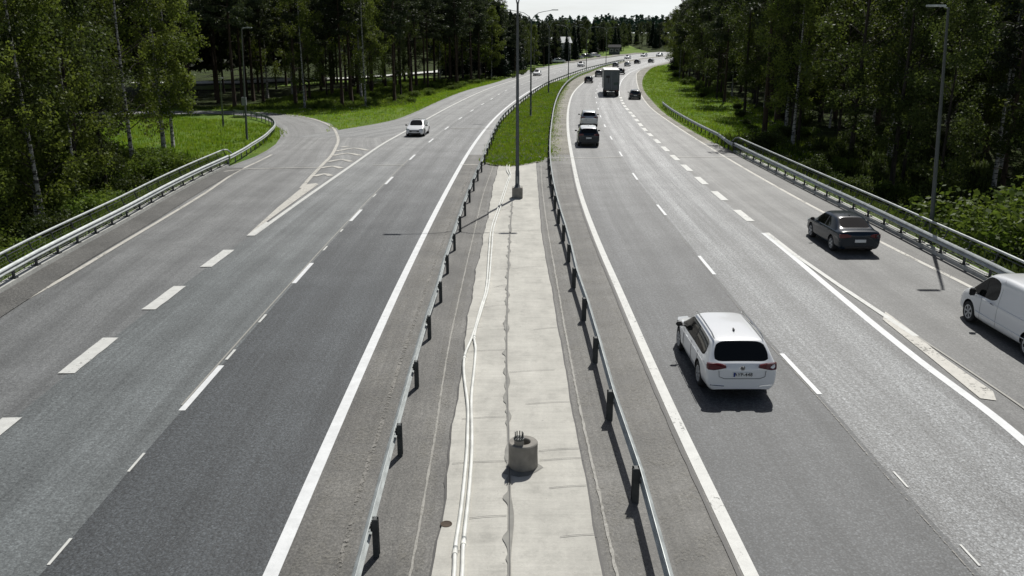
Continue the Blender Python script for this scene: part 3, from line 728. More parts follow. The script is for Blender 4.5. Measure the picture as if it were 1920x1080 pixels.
# ------------------------------------------------------------------ vehicles
_cut = {}
SHAPES = {
 # L, half width, wheel radius, rear axle y, wheelbase, stations: (y, zsill, wlow, wbelt, zbelt, wtop, ztop)
 'wagon': dict(L=4.77, r=.335, ra=1.02, wb=2.79, w=.915, st=[
  (0.00,.30,.74,.78,.72,.66,.80),(.06,.25,.84,.87,.88,.80,.95),(.13,.24,.88,.905,.94,.81,.99),(.50,.24,.905,.91,.96,.69,1.43),(.58,.24,.91,.912,.965,.68,1.46),(.92,.22,.91,.915,.965,.675,1.48),(1.80,.20,.915,.915,.955,.67,1.49),(1.88,.20,.915,.915,.953,.67,1.49),(2.72,.20,.915,.915,.93,.66,1.475),(2.80,.20,.915,.915,.925,.655,1.465),(3.62,.22,.91,.905,.90,.72,.965),(3.74,.22,.91,.90,.90,.78,.945),(4.35,.22,.89,.86,.80,.72,.83),(4.66,.24,.80,.76,.66,.62,.70),(4.77,.30,.66,.62,.56,.50,.60)],
  rear=(2,), wind=(9,), side=(4,5,7), sidelast=8, pillars=(6,)),
 'sedan': dict(L=4.66, r=.33, ra=.98, wb=2.68, w=.905, st=[
  (0.00,.32,.72,.76,.70,.64,.84),(.06,.27,.83,.86,.88,.76,.99),(.14,.25,.87,.89,.94,.80,1.045),(.48,.24,.90,.90,.955,.77,1.06),(.60,.24,.90,.905,.955,.74,1.075),(1.32,.22,.905,.905,.955,.60,1.415),(1.44,.22,.905,.905,.955,.60,1.44),(1.98,.20,.905,.905,.945,.60,1.465),(2.06,.20,.905,.905,.94,.60,1.465),(2.68,.20,.905,.905,.925,.60,1.445),(2.76,.20,.905,.905,.92,.60,1.435),(3.50,.22,.90,.895,.895,.71,.96),(3.62,.22,.90,.89,.89,.77,.935),(4.26,.22,.88,.85,.79,.71,.82),(4.55,.24,.79,.75,.65,.61,.69),(4.66,.30,.65,.61,.55,.49,.59)],
  rear=(4,), wind=(10,), side=(4,5,6,8,9), sidelast=10, pillars=(7,)),
 'hatch': dict(L=4.30, r=.335, ra=.82, wb=2.62, w=.90, st=[
  (0.00,.32,.74,.78,.74,.68,.86),(.06,.27,.84,.86,.90,.76,.99),(.12,.25,.88,.89,.95,.74,1.05),(.42,.24,.90,.90,.97,.60,1.36),(.52,.24,.90,.90,.97,.60,1.40),(.95,.22,.90,.90,.965,.605,1.445),(1.62,.20,.90,.90,.955,.61,1.47),(1.70,.20,.90,.90,.95,.61,1.47),(2.36,.20,.90,.90,.93,.61,1.455),(2.44,.20,.90,.90,.925,.605,1.445),(3.20,.22,.90,.89,.90,.71,.97),(3.32,.22,.90,.885,.895,.77,.945),(3.92,.22,.87,.84,.80,.70,.83),(4.20,.24,.78,.74,.66,.60,.70),(4.30,.30,.64,.60,.56,.48,.60)],
  rear=(2,), wind=(9,), side=(4,5,7), sidelast=8, pillars=(6,)),
 'suv': dict(L=4.62, r=.365, ra=.92, wb=2.70, w=.93, st=[
  (0.00,.40,.78,.82,.84,.72,.96),(.06,.34,.88,.90,1.0,.80,1.09),(.12,.32,.91,.92,1.06,.78,1.16),(.40,.30,.925,.925,1.08,.66,1.56),(.50,.30,.93,.93,1.08,.66,1.61),(1.0,.28,.93,.93,1.075,.665,1.66),(1.78,.27,.93,.93,1.06,.67,1.68),(1.86,.27,.93,.93,1.06,.67,1.68),(2.60,.27,.93,.93,1.04,.67,1.66),(2.68,.27,.93,.93,1.035,.665,1.65),(3.42,.28,.925,.92,1.02,.76,1.10),(3.54,.28,.92,.915,1.015,.82,1.08),(4.2,.29,.90,.88,.94,.76,.98),(4.52,.32,.82,.78,.80,.68,.86),(4.62,.38,.70,.66,.68,.56,.74)],
  rear=(2,), wind=(9,), side=(4,5,7), sidelast=8, pillars=(6,)),
 'van': dict(L=5.14, r=.35, ra=.86, wb=3.36, w=.955, st=[
  (0.00,.34,.86,.90,1.0,.80,1.60),(.04,.28,.92,.935,1.05,.83,1.78),(.10,.26,.94,.95,1.07,.83,1.86),(.30,.25,.95,.955,1.08,.82,1.90),(.95,.24,.955,.955,1.08,.81,1.915),(1.05,.24,.955,.955,1.08,.81,1.915),(2.58,.22,.955,.955,1.08,.80,1.905),(2.66,.22,.955,.955,1.07,.80,1.90),(3.35,.22,.955,.95,1.05,.77,1.86),(3.48,.22,.955,.95,1.045,.76,1.83),(4.32,.24,.95,.94,1.02,.80,1.17),(4.46,.24,.94,.93,1.01,.82,1.13),(4.86,.25,.90,.88,.90,.76,1.00),(5.08,.27,.80,.78,.72,.66,.80),(5.14,.32,.68,.66,.60,.54,.66)],
  rear=(), wind=(9,), side=(7,8), sidelast=9, pillars=()),
}
def wheel_mesh(r, w, spokes=5):
    b = MB(); b.lathe([(r*.62, -w*.46), (r*.66, -w*.5), (r*.93, -w*.5), (r*.985, -w*.40), (r, -w*.2), (r, w*.2), (r*.985, w*.40), (r*.93, w*.5), (r*.66, w*.5), (r*.62, w*.46)], n=32, axis='X')
    c = MB()
    c.lathe([(r*.60, w*.30), (r*.66, w*.50), (r*.645, w*.515), (r*.58, w*.49), (r*.57, w*.30)], n=32, axis='X', close=False)
    c.lathe([(r*.16, w*.30), (r*.17, w*.46), (r*.10, w*.49), (.001, w*.49)], n=16, axis='X', close=False)
    for k in range(spokes):
        a = 2 * PI * k / spokes
        for da in (-.11, .11):
            R = Matrix.Rotation(a + da, 4, 'X'); c.box((w*.44, 0, r*.36), (w*.10, r*.085, r*.50), M=R)
    return b, c
def vehicle(kind, px, py, rz, body, label, cat='car', name='car', detail=2, at=None, wsp=5, rimmat=None, roofrail=False, plate=None, fine=False, lights=True, rooftop=None, group=None, front=False, oz=0):
    S = SHAPES[kind]; st = S['st']; Lh = S['L'] / 2
    x, y = at if at else G(px, py)
    root = empty(name, (x, y, zf(y) + .004 + oz), rz); tag(root, label, cat, group)
    # -- shell cage
    vs = []; fs = []; ms = []; NR = 9
    for (yy, zs, wl, wb_, zb, wt, zt) in st:
        zm = zs + (zb - zs) * .52
        half = [(wl*.86, zs), (wl, zs + .10), (wb_ + .012, zm), (wb_, zb - .05), (wb_ - .045, zb), (wt + .035, zt - .085), (wt - .05, zt - .012), (wt*.5, zt + .012)]
        if zt - zb < .22:
            half[5] = (wt + .06, zb + (zt - zb) * .45); half[6] = (wt - .06, zt - .006)
        vs += [(h[0], yy - Lh, h[1]) for h in half] + [(-h[0], yy - Lh, h[1]) for h in reversed(half)]
    n = 16
    for i in range(len(st) - 1):
        for k in range(n):
            k2 = (k + 1) % n; band = k if k < 7 else (7 if k == 7 else (14 - k if k < 15 else 8))
            m = 0
            if band in (6, 7) and (i in S['rear'] or i in S['wind']): m = 1
            if band == 4:
                if i in S['side'] or i == S['sidelast']: m = 1
                if i in S['wind']: m = 1
                if i in S['pillars']: m = 2
            if kind == 'sedan' and band == 4 and i == 4: m = 1
            if k == 15 or band == 0: m = 2 if (k == 15) else m
            fs.append((i*n + k, i*n + k2, (i+1)*n + k2, (i+1)*n + k)); ms.append(m)
    for base, flip in ((0, 0), ((len(st) - 1) * n, 1)):
        for k in range(7):
            f = (base + k, base + k + 1, base + 14 - k, base + 15 - k); fs.append(f if flip else f[::-1]); ms.append(0)
    me = bpy.data.meshes.new('shell'); me.from_pydata(vs, [], fs)
    for m in (body, M['glass'], M['black']): me.materials.append(m)
    me.polygons.foreach_set('material_index', ms); me.update()
    bm = bmesh.new(); bm.from_mesh(me); bmesh.ops.recalc_face_normals(bm, faces=bm.faces[:])
    cl = bm.edges.layers.float.new('crease_edge')
    for e in bm.edges:
        mm = {f.material_index for f in e.link_faces}
        if len(mm) > 1: e[cl] = .55
    bm.to_mesh(me); bm.free()
    tmp = bpy.data.objects.new('shell', me); C.objects.link(tmp)
    md = tmp.modifiers.new('s', 'SUBSURF'); md.levels = md.render_levels = 3 if fine else (2 if detail > 1 else 1)
    ya = [S['ra'] - Lh, S['ra'] + S['wb'] - Lh]; r = S['r']
    cutters = []
    if detail > 1:
        for a in ya:
            c = MB(); c.lathe([(r + .055, -2), (r + .055, 2)], n=40, axis='X')
            # keep the floor: cut only outer slots
            for s in (-1, 1):
                c = MB(); c.lathe([(r + .055, .62), (r + .055, 1.3)], n=40, axis='X')
                if s < 0: c.v = [(-v[0], v[1], v[2]) for v in c.v]
                co = c.build('cutter', M['black'], fix=True); co.location = (0, a, r + .015); cutters.append(co)
                bo = tmp.modifiers.new('b', 'BOOLEAN'); bo.object = co; bo.operation = 'DIFFERENCE'; bo.solver = 'EXACT'
                try: bo.material_mode = 'TRANSFER'
                except Exception: pass
    dg = bpy.context.evaluated_depsgraph_get(); dg.update()
    ev = bpy.data.meshes.new_from_object(tmp.evaluated_get(dg), preserve_all_data_layers=True, depsgraph=dg)
    mats = list(ev.materials)
    for o in cutters + [tmp]: bpy.data.objects.remove(o, do_unlink=True)
    bm = bmesh.new(); bm.from_mesh(ev)
    def part(test, nm, mat, push=0):
        b2 = bm.copy(); bmesh.ops.delete(b2, geom=[f for f in b2.faces if not test(f)], context='FACES')
        if not b2.faces: b2.free(); return None
        m2 = bpy.data.meshes.new(nm)
        for f in b2.faces: f.material_index = 0; f.smooth = True
        b2.to_mesh(m2); b2.free(); m2.materials.append(mat)
        o = bpy.data.objects.new(nm, m2); C.objects.link(o); o.parent = root
        if detail > 1:
            m2.set_sharp_from_angle(angle=math.radians(40)) if hasattr(m2, 'set_sharp_from_angle') else None
        return o
    idx = lambda f: 1 if (f.material_index < len(mats) and mats[f.material_index] == M['glass']) else (2 if (f.material_index < len(mats) and mats[f.material_index] == M['black']) else 0)
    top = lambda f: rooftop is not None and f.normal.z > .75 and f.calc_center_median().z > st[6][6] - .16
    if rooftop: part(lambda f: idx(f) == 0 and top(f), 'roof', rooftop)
    part(lambda f: idx(f) == 0 and not top(f), 'body', body)
    wy = st[S['wind'][0]][0] - Lh - .25
    part(lambda f: idx(f) == 1 and abs(f.normal.x) < .62 and f.calc_center_median().y > 0, 'windscreen', M['glass'])
    part(lambda f: idx(f) == 1 and abs(f.normal.x) < .62 and f.calc_center_median().y <= 0, 'rear_window', M['glass'])
    part(lambda f: idx(f) == 1 and abs(f.normal.x) >= .62 and f.normal.x < 0, 'side_window', M['glass'])
    part(lambda f: idx(f) == 1 and abs(f.normal.x) >= .62 and f.normal.x > 0, 'side_window', M['glass'])
    part(lambda f: idx(f) == 2, 'underbody', M['black'])
    bm.free(); bpy.data.meshes.remove(ev)
    # -- wheels
    key = (kind, wsp)
    if key not in _cut:
        tb, rb = wheel_mesh(r, .225, wsp); t = tb.build('tyre', M['rubber'], smooth=True); q = rb.build('rim', M['rim'])
        _cut[key] = (t.data, q.data); bpy.data.objects.remove(t); bpy.data.objects.remove(q)
    for a in ya:
        for s in (-1, 1):
            w = empty('wheel', (s * (S['w'] - .125), a, r)); w.parent = root; w.rotation_euler = (rnd.random() * 6 if detail > 1 else 0, 0, 0 if s > 0 else PI)
            for nm, dt in (('tyre', _cut[key][0]), ('rim', _cut[key][1])):
                o = bpy.data.objects.new(nm, dt); C.objects.link(o); o.parent = w
    yr = st[0][0] - Lh; yf = st[-1][0] - Lh; z_t = st[2][4]
    # -- door mirrors
    ym = st[S['wind'][0]][0] - Lh + (.72 if kind != 'van' else .72); zm = st[S['wind'][0] + 1][4] + .06
    for s in (-1, 1):
        b = MB(); b.box((s * (S['w'] + .10), ym - .28, zm + .03), (.19, .10, .13 if kind != 'van' else .24), bev=.03); b.box((s * (S['w'] + .0), ym - .26, zm - .02), (.12, .05, .03))
        b.build('door_mirror', M['black'], root)
    # -- number plates and lamps
    zp = (.70 if kind == 'wagon' else .64) if kind != 'suv' else .78
    b = MB(); b.box((0, yr - .012, zp), (.47, .03, .125), bev=.004); pl = b.build('number_plate', M['plate'], root)
    if fine:
        b = MB(); b.box((-.205, yr - .0285, zp), (.045, .004, .113)); b.build('country_band', flat('plate_blue', (.01, .03, .2), .4), pl)
        cu = bpy.data.curves.new('t', 'FONT'); cu.body = plate; cu.size = .125; cu.align_x = 'CENTER'; cu.align_y = 'CENTER'; cu.extrude = .001; cu.offset = .002; cu.space_character = 1.05
        to = bpy.data.objects.new('t', cu); C.objects.link(to); dg = bpy.context.evaluated_depsgraph_get()
        tm = bpy.data.meshes.new_from_object(to.evaluated_get(dg)); bpy.data.objects.remove(to)
        o = bpy.data.objects.new('plate_text', tm); C.objects.link(o); tm.materials.clear(); tm.materials.append(M['black']); o.parent = pl
        o.location = (.022, yr - .0292, zp); o.rotation_euler = (PI / 2, 0, 0)
    if lights and kind != 'van':
        for s in (-1, 1):
            b = MB(); zl = zp + (.20 if kind != 'suv' else .26); w0 = S['w']
            y1 = yr + .0; v = []
            out = [(.42, -.02, -.012), (.44, .05, -.010), (.60, .085, .0), (.74, .09, .025), (.855, .085, .06), (.895, .075, .12), (.90, .02, .14), (.90, -.06, .11), (.865, -.085, .055), (.74, -.085, .01), (.60, -.06, -.006)]
            P = [(s * q[0] * w0 / .915, y1 + q[2] - .012, zl + q[1]) for q in out]
            Q = [(p[0] * .97, p[1] + .06, p[2]) for p in P]
            b.face(P if s > 0 else P[::-1]); k = len(P)
            for i in range(k): b.face((P[i], Q[i], Q[(i+1) % k], P[(i+1) % k]))
            b.build('tail_light', M['tail'], root, fix=True)
            hz = st[-3][4] - .10; b = MB()
            P = [(s*.46, yf - .05, hz - .04), (s*.48, yf - .08, hz + .03), (s*.80, yf - .30, hz + .07), (s*.86, yf - .52, hz + .06), (s*.87, yf - .44, hz - .04), (s*.78, yf - .20, hz - .08)]
            P = [(p[0] * 1.0, p[1] + .045, p[2] + .015) for p in P]; Q = [(p[0] * .93, p[1] - .12, p[2] - .02) for p in P]; k = len(P)
            b.face(P); [b.face((P[i], Q[i], Q[(i+1) % k], P[(i+1) % k])) for i in range(k)]
            b.build('headlight', M['lens'], root, fix=True)
        b = MB(); b.box((0, yf + .002, .55), (.95, .05, .15), bev=.02); b.box((0, yf - .02, .33), (1.2, .06, .13), bev=.02)
        b.build('grille', M['black'], root)
        if front:
            b = MB(); b.box((0, yf + .03, .47), (.47, .02, .12)); b.build('number_plate', M['plate'], root)
    b = MB(); b.box((0, yr + (.16 if fine else .03), .31 if fine else .36), (1.25, .06, .12), bev=.02)
    b.build('rear_valance', M['black'], root)
    if detail > 1:
        for s in (-1, 1):
            for yy in ((.25, -.72) if kind != 'van' else (.42,)):
                b = MB(); zz = (.86 if kind != 'van' else 1.0); b.box((s * (S['w'] + .012), yy - .1, zz), (.03, .20, .028), bev=.009); b.build('door_handle', body if kind != 'van' else M['black'], root)
        b = MB(); b.box((0, -1.25 + (0 if kind == 'wagon' else .45), st[5][6] + .045), (.035, .14, .07), bev=.012); b.build('roof_aerial', M['black'] if kind != 'van' else body, root)
    if roofrail:
        for s in (-1, 1):
            b = MB(); q = [(s * .635, st[i][0] - Lh, st[i][6] + .015 + (.035 if 4 < i < 9 else 0)) for i in (4, 5, 6, 7, 8, 9)]
            b.tube(q, .018, 8); b.build('roof_rail', M['chrome'], root, smooth=True)
    return root
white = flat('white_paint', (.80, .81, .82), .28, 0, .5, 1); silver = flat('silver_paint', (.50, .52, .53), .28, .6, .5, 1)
blackp = flat('black_paint', (.002, .010, .020), .25, 0, .4, .45); grey = flat('grey_paint', (.10, .105, .11), .28, .5, .5, 1); blue = flat('dark_blue_paint', (.014, .018, .026), .22, .3, .5, 1)
wagon = vehicle('wagon', 0, 0, 0, white, 'white estate car with roof rails driving away beside the median', at=(5.87, 22.95), roofrail=True, plate='AYP-448', fine=True, name='estate_car', wsp=8)
Lh = SHAPES['wagon']['L'] / 2; yr = -Lh
b = MB()
for r_, zz in ((.058, 0),):
    b.lathe([(.046, -.006), (.060, -.006), (.060, .006), (.046, .006)], n=24, close=False)
b.v = [(v[0], v[2], v[1]) for v in b.v]
for (a, c) in (((-.026, .044), (0, .008)), ((.026, .044), (0, .008)), ((-.046, .02), (-.02, -.046)), ((-.02, -.046), (0, .002)), ((0, .002), (.02, -.046)), ((.02, -.046), (.046, .02))):
    b.tube([(a[0], 0, a[1]), (c[0], 0, c[1])], .0055, 5)
em = b.build('badge', M['chrome'], wagon); em.location = (0, yr - .012, .87)
b = MB(); b.lathe([(.062, 0), (.001, .0)], n=24, close=False); b.v = [(v[0], v[2], v[1]) for v in b.v]; q = b.build('badge_disc', M['black'], em); q.location = (0, .004, 0)
b = MB(); b.tube([(0, yr + .19, 1.02), (.10, yr + .20, 1.035), (.33, yr + .21, 1.045)], .009, 6); b.build('rear_wiper', M['black'], wagon)
b = MB()
b.tube([(-.60, yr - .004, .80), (-.585, yr - .004, .64), (-.45, yr - .006, .585), (.45, yr - .006, .585), (.585, yr - .004, .64), (.60, yr - .004, .80)], .006, 5)
b.build('tailgate_seam', M['black'], wagon)
for s in (-1, 1):
    for yy in (-1.22, -.42, .62):
        b = MB(); b.tube([(s * .925, yy, .33), (s * .932, yy, .60), (s * .912, yy + .01, .93)], .005, 4); b.build('door_seam', M['black'], wagon)
    b = MB(); b.tube([(s * .80, yr + .04, .40), (s * .45, yr - .008, .385)], .012, 5); b.build('bumper_trim', M['chrome'], wagon)
    b = MB(); b.tube([(s * .925, -1.9, .90), (s * .932, -.4, .875), (s * .928, 1.1, .84)], .008, 4); b.build('waist_line', white, wagon)
sed = vehicle('sedan', 0, 0, 0, blackp, 'glossy black saloon car in the merging lane beside the bridge railing', at=(14.88, 38.35), wsp=5, name='saloon_car')
van = vehicle('van', 0, 0, 0, white, 'white panel van at the right edge with black side window', 'van', 'panel_van', at=(15.88, 25.35), wsp=6, fine=False)
b = MB(); b.box((-.955, .42, 1.0), (.02, .30, .05)); 
for yy in (.95, .02):
    b = MB(); b.tube([(-.962, yy, .34), (-.972, yy, .7), (-.95, yy, 1.06), (-.80, yy, 1.86)], .003, 4); b.build('door_seam', M['black'], van)
b = MB(); b.tube([(-.965, -2.4, 1.02), (-.968, 0, 1.01), (-.955, .9, 1.0)], .012, 5); b.build('side_rail', white, van)
b = MB(); b.tube([(-.975, -1.6, .52), (-.975, 1.2, .52)], .014, 5); b.build('sill_moulding', white, van)
def hd(fc, y): return -math.atan(fc.slope(y))
midR1 = lambda y: (RI(y) + RD(y)) / 2
def sl(f, y): return -math.atan((f(y + 2) - f(y - 2)) / 4)
def on(px, py): return G(px, py)
def away(kind, px, py, body, label, name='car', **k):
    x, y = G(px, py); a = sl(lambda q: (RI(q) + RM(q)) / 2, y); Lh = SHAPES[kind]['L'] / 2
    return vehicle(kind, 0, 0, a, body, label, at=(x - math.sin(a) * Lh, y + math.cos(a) * Lh), name=name, detail=2 if y < 90 else 1, **k)
def toward(kind, px, py, body, label, name='car', **k):
    x, y = G(px, py); a = sl(lambda q: (LI(q) + LO(q)) / 2, y); Lh = SHAPES[kind]['L'] / 2
    return vehicle(kind, 0, 0, a + PI, body, label, at=(x - math.sin(a) * Lh, y + math.cos(a) * Lh), name=name, detail=2 if y < 90 else 1, front=True, **k)
away('suv', 1103.5, 276, blackp, rooftop=white, label='black sport utility car with glare painted white on its roof in the inner lane, closely following a silver car')  # white roof panel stands in for sky glare on the black paint
away('suv', 1104.5, 239, silver, 'silver car with bright roof in the inner lane, just ahead of the black one')
away('hatch', 1191, 187, blackp, 'black hatchback in the right merging lane beside the truck')
away('hatch', 1103, 156, blackp, 'black car in the inner lane, nearest behind the truck on its left')
away('suv', 1122, 144.5, grey, 'dark grey car half hidden left of the truck')
away('suv', 1164, 140, blackp, 'dark car peeping out right of the truck')
away('hatch', 1153, 126, grey, 'dark car seen just above the truck roof')
away('hatch', 1175, 124.5, silver, 'silver car far ahead of the truck in the outer lane')
away('hatch', 1193, 119.8, blackp, 'small dark car far away, third ahead of the truck')
away('hatch', 1219, 118, grey, 'small grey car far away where the carriageway leaves behind the trees')
toward('hatch', 777, 257, white, 'white hatchback coming toward the camera on the left carriageway')
toward('sedan', 1005, 142.5, white, 'white saloon approaching, partly behind a median lamp post')
toward('suv', 1087, 125.5, white, 'white high-roofed car approaching on the far left carriageway')
toward('hatch', 1174, 111, white, 'white oncoming car far away, beyond the silver car')
toward('hatch', 1204, 106.5, white, 'white oncoming car far away at the bend')
toward('hatch', 1233, 106, silver, 'silver oncoming car far away, just left of the right-hand trees')

def truck():
    x, y = G(1146, 181); a = sl(lambda q: (RD(q) + RM(q)) / 2, y) * .8
    root = empty('lorry', (x, y, 0), a); tag(root, 'tall box lorry with white roof and grey rear doors driving away', 'lorry')
    gr_ = flat('truck_box_grey', (.12, .14, .15), .45, .2, vary=.12, scale=1.2); wr = flat('truck_roof', (.85, .86, .84), .5)
    w, h0, h1, L_ = 2.55, 1.0, 4.2, 12.5
    b = MB(); b.box((0, L_ / 2, (h0 + h1) / 2), (w, L_, h1 - h0), bev=.04); b.build('cargo_box', flat('truck_side', (.55, .57, .58), .45), root)
    b = MB(); b.box((0, L_ / 2, h1 + .02), (w - .1, L_ - .1, .05)); b.build('roof', wr, root)
    for s in (-1, 1):
        b = MB(); b.box((s * .61, -.025, (h0 + h1) / 2), (1.19, .05, h1 - h0 - .22), bev=.01); d = b.build('rear_door', gr_, root)
        for xx in (.25, .95):
            b = MB(); b.tube([(s * xx, -.075, h0 + .1), (s * xx, -.075, h1 - .15)], .022, 6); b.build('locking_bar', M['steel_dull'], d)
        for zz in (1.5, 2.3, 3.1, 3.8):
            b = MB(); b.box((s * 1.17, -.06, zz), (.16, .03, .07)); b.build('hinge', M['steel_dull'], d)
        b = MB(); b.box((s * 1.24, -.03, (h0 + h1) / 2), (.07, .07, h1 - h0)); b.build('corner_post', M['post'], root)
        b = MB(); b.box((s * .95, -.1, .92), (.42, .06, .16), bev=.02); b.build('tail_light', M['tail'], root)
        b = MB(); b.box((s * .95, -.02, .45), (.5, .02, .42)); b.build('mud_flap', M['rubber'], root)
        for k, yy in enumerate((1.3, 2.6, 8.9)):
            t, q = wheel_mesh(.48, .5 if k < 2 else .34, 6); w_ = empty('wheel', (s * 1.0, yy, .48)); w_.parent = root; w_.rotation_euler = (0, 0, 0 if s > 0 else PI)
            t.build('tyre', M['rubber'], w_, smooth=True); q.build('rim', M['steel_dull'], w_)
    b = MB(); b.box((0, 6, .95), (.9, 12, .24)); b.box((0, -.08, .62), (2.3, .1, .12)); b.box((0, -.06, .98), (2.5, .12, .2)); b.build('chassis', M['black'], root)
    b = MB(); b.box((0, -.09, h1 - .06), (w + .02, .06, .12)); b.build('door_header', M['post'], root)
    b = MB(); b.box((-.62, -.055, 3.15), (.62, .01, .36)); b.box((-.55, -.055, 2.6), (.10, .01, .85)); b.build('door_emblem', M['black'], root)
    b = MB(); b.box((.72, -.055, 2.05), (.72, .01, .42)); b.build('door_sign', flat('sign_green', (.05, .09, .07), .5), root)
    b = MB(); b.box((0, 13.7, 1.95), (2.45, 2.1, 2.7), bev=.12); cb = b.build('cab', white, root)
    b = MB(); b.box((0, 14.76, 2.35), (2.2, .04, .95)); b.build('windscreen', M['glass'], cb)
    b = MB(); b.box((0, -.10, .80), (.5, .02, .12)); b.build('number_plate', M['plate'], root)
truck()

# ------------------------------------------------------------------ buildings and parked vehicles behind the far trees
def house(px, py, w, d, h, label, rz=0, roofc=(.30, .30, .29)):
    x, y = G(px, py); z = land(x, y); root = empty('low_building', (x, y, z), rz); tag(root, label, 'building')
    b = MB(); b.box((0, 0, h / 2 - .5), (w, d, h + 1)); wl = b.build('wall', flat('render_wall', (.42, .42, .40) if w > 10 else (.10, .105, .10), .9, vary=.1), root)
    b = MB(); e = .5
    A = [(-w/2-e, -d/2-e, h), (w/2+e, -d/2-e, h), (w/2+e, d/2+e, h), (-w/2-e, d/2+e, h), (-w/2-e, 0, h+d*.22), (w/2+e, 0, h+d*.22)]
    b.raw(A, [(0,1,5,4), (2,3,4,5), (0,4,3), (1,2,5), (0,3,2,1)]); b.build('roof', flat('sheet_roof', roofc, .9, 0, .1), root)
    n = max(2, int(w / 3))
    for k in range(n):
        wn = MB(); xx = -w/2 + w * (k + .5) / n
        wn.box((xx, -d/2 - .02, h * .55), (1.3, .08, 1.2)); f = wn.build('window', M['plate'], root)
        g = MB(); g.box((xx, -d/2 - .07, h * .55), (1.12, .02, 1.02)); g.build('pane', M['glass'], f)
house(1012, 113, 22, 10, 6.5, 'pale low building glimpsed behind the spruces left of the bend', .1, (.62, .63, .62))
house(1152, 101.5, 4.6, 5, 3.0, 'small grey house at the far end of the road under the trees', -.15, (.05, .05, .05))
for (px, py, k, bd, lb) in ((1048,118,'suv',white,'white car parked under the spruces left of the far carriageway'), (1083,110.5,'suv',silver,'silver car parked by the lay-by beyond the oncoming white car'), (1100,108.5,'suv',grey,'dark car parked by the lay-by, between two other parked cars'), (1116,107,'suv',white,'white car parked at the right end of the lay-by')):
    x, y = G(px, py); vehicle(k, 0, 0, -1.2, bd, lb, at=(x, y), detail=1, name='parked_car', oz=max(0, land(x, y) - zf(y) + .06), group='cars parked beside the far carriageway')

# ------------------------------------------------------------------ trees and undergrowth
R = np.random.RandomState(11)
def leafmat(name, c1, c2, trans=.35, rough=.55):
    g = NG(name); a = g.noise(.55, 3, .6); b = g.noise(5, 2, .5)
    oi = g.n.nodes.new('ShaderNodeObjectInfo')
    col = g.mix(g.rng(a, .35, .65, 0, 1), c1, c2); col = g.mix(1, col, g.rng(b, .3, .7, .7, 1.3), 'MULTIPLY')
    col = g.mix(1, col, g.rng(oi.outputs['Random'], 0, 1, .72, 1.25), 'MULTIPLY')
    g.col(col); g.b.inputs['Roughness'].default_value = rough; g.b.inputs['Specular IOR Level'].default_value = .12
    t = g.n.nodes.new('ShaderNodeBsdfTranslucent'); ms = g.n.nodes.new('ShaderNodeMixShader'); ms.inputs[0].default_value = trans
    br = g.mix(1, col, (1.2, 1.2, .75), 'MULTIPLY'); g.L(br, t.inputs[0]); g.L(g.b.outputs[0], ms.inputs[1]); g.L(t.outputs[0], ms.inputs[2])
    g.L(ms.outputs[0], g.n.nodes['Material Output'].inputs[0]); return g.m
M['pine'] = leafmat('pine_needles', (.030, .044, .024), (.062, .078, .040), .24)
M['spruce'] = leafmat('spruce_needles', (.010, .022, .014), (.022, .038, .020), .08)
M['birch'] = leafmat('birch_leaves', (.070, .100, .020), (.135, .165, .040), .44)
M['birch_dark'] = leafmat('shade_leaves', (.040, .060, .018), (.076, .098, .030), .36)  # darker copy of the birch leaves, shade put into the colour
M['bright'] = leafmat('young_leaves', (.070, .115, .022), (.12, .16, .036), .42)
M['fern'] = leafmat('undergrowth_leaves', (.075, .125, .024), (.15, .20, .045), .4)
def bark(name, c1, c2, birch=False):
    g = NG(name)
    if birch:
        a = g.noise(2.2, 5, .7, sc=(1, 1, 3.5)); g.col(g.mix(g.rng(a, .50, .56, 0, 1), c1, c2))
    else:
        a = g.noise(5, 6, .7, sc=(1, 1, .3)); g.col(g.mix(g.rng(a, .35, .65, 0, 1), c1, c2)); g.bump(a, .8, .03)
    g.b.inputs['Roughness'].default_value = .9; g.b.inputs['Specular IOR Level'].default_value = .2; return g.m
M['bark_pine'] = bark('pine_bark', (.028, .022, .018), (.075, .052, .036)); M['bark_birch'] = bark('birch_bark', (.36, .355, .33), (.03, .028, .026), True)
M['bark_dark'] = bark('dark_bark', (.02, .018, .016), (.06, .05, .042))
def leaves(cent, size, flatn=.0, asp=1.6, droop=.0):
    """quads scattered at the given centres; returns (verts, faces)"""
    n = len(cent); d = R.normal(size=(n, 3)); d[:, 2] = d[:, 2] * (1 - flatn) - droop; d /= np.linalg.norm(d, axis=1)[:, None]
    e = np.cross(d, R.normal(size=(n, 3))); e /= np.linalg.norm(e, axis=1)[:, None]
    s = size * (.6 + .8 * R.rand(n))[:, None]; a = d * s * asp / 2; c = e * s / 2
    v = np.stack([cent - a, cent + c * .9 - a * .1, cent + a, cent - c * .9 - a * .1], axis=1).reshape(-1, 3)
    return v, np.arange(n * 4).reshape(-1, 4)
def mesh_np(name, v, f, mat):
    me = bpy.data.meshes.new(name); me.vertices.add(len(v)); me.vertices.foreach_set('co', v.astype(np.float32).ravel())
    k = f.shape[1]; me.loops.add(f.size); me.loops.foreach_set('vertex_index', f.astype(np.int32).ravel())
    me.polygons.add(len(f)); me.polygons.foreach_set('loop_start', np.arange(0, f.size, k, dtype=np.int32)); me.polygons.foreach_set('loop_total', np.full(len(f), k, dtype=np.int32))
    me.materials.append(mat); me.update(calc_edges=True); return me
def clump(centres, radii, per, squash=.6):
    out = []
    for c, r in zip(centres, radii):
        k = max(3, int(per * r * r)); p = R.normal(size=(k, 3)); p /= np.linalg.norm(p, axis=1)[:, None]
        p *= (r * R.rand(k) ** .45)[:, None]; p[:, 2] *= squash; out.append(p + c)
    return np.concatenate(out)
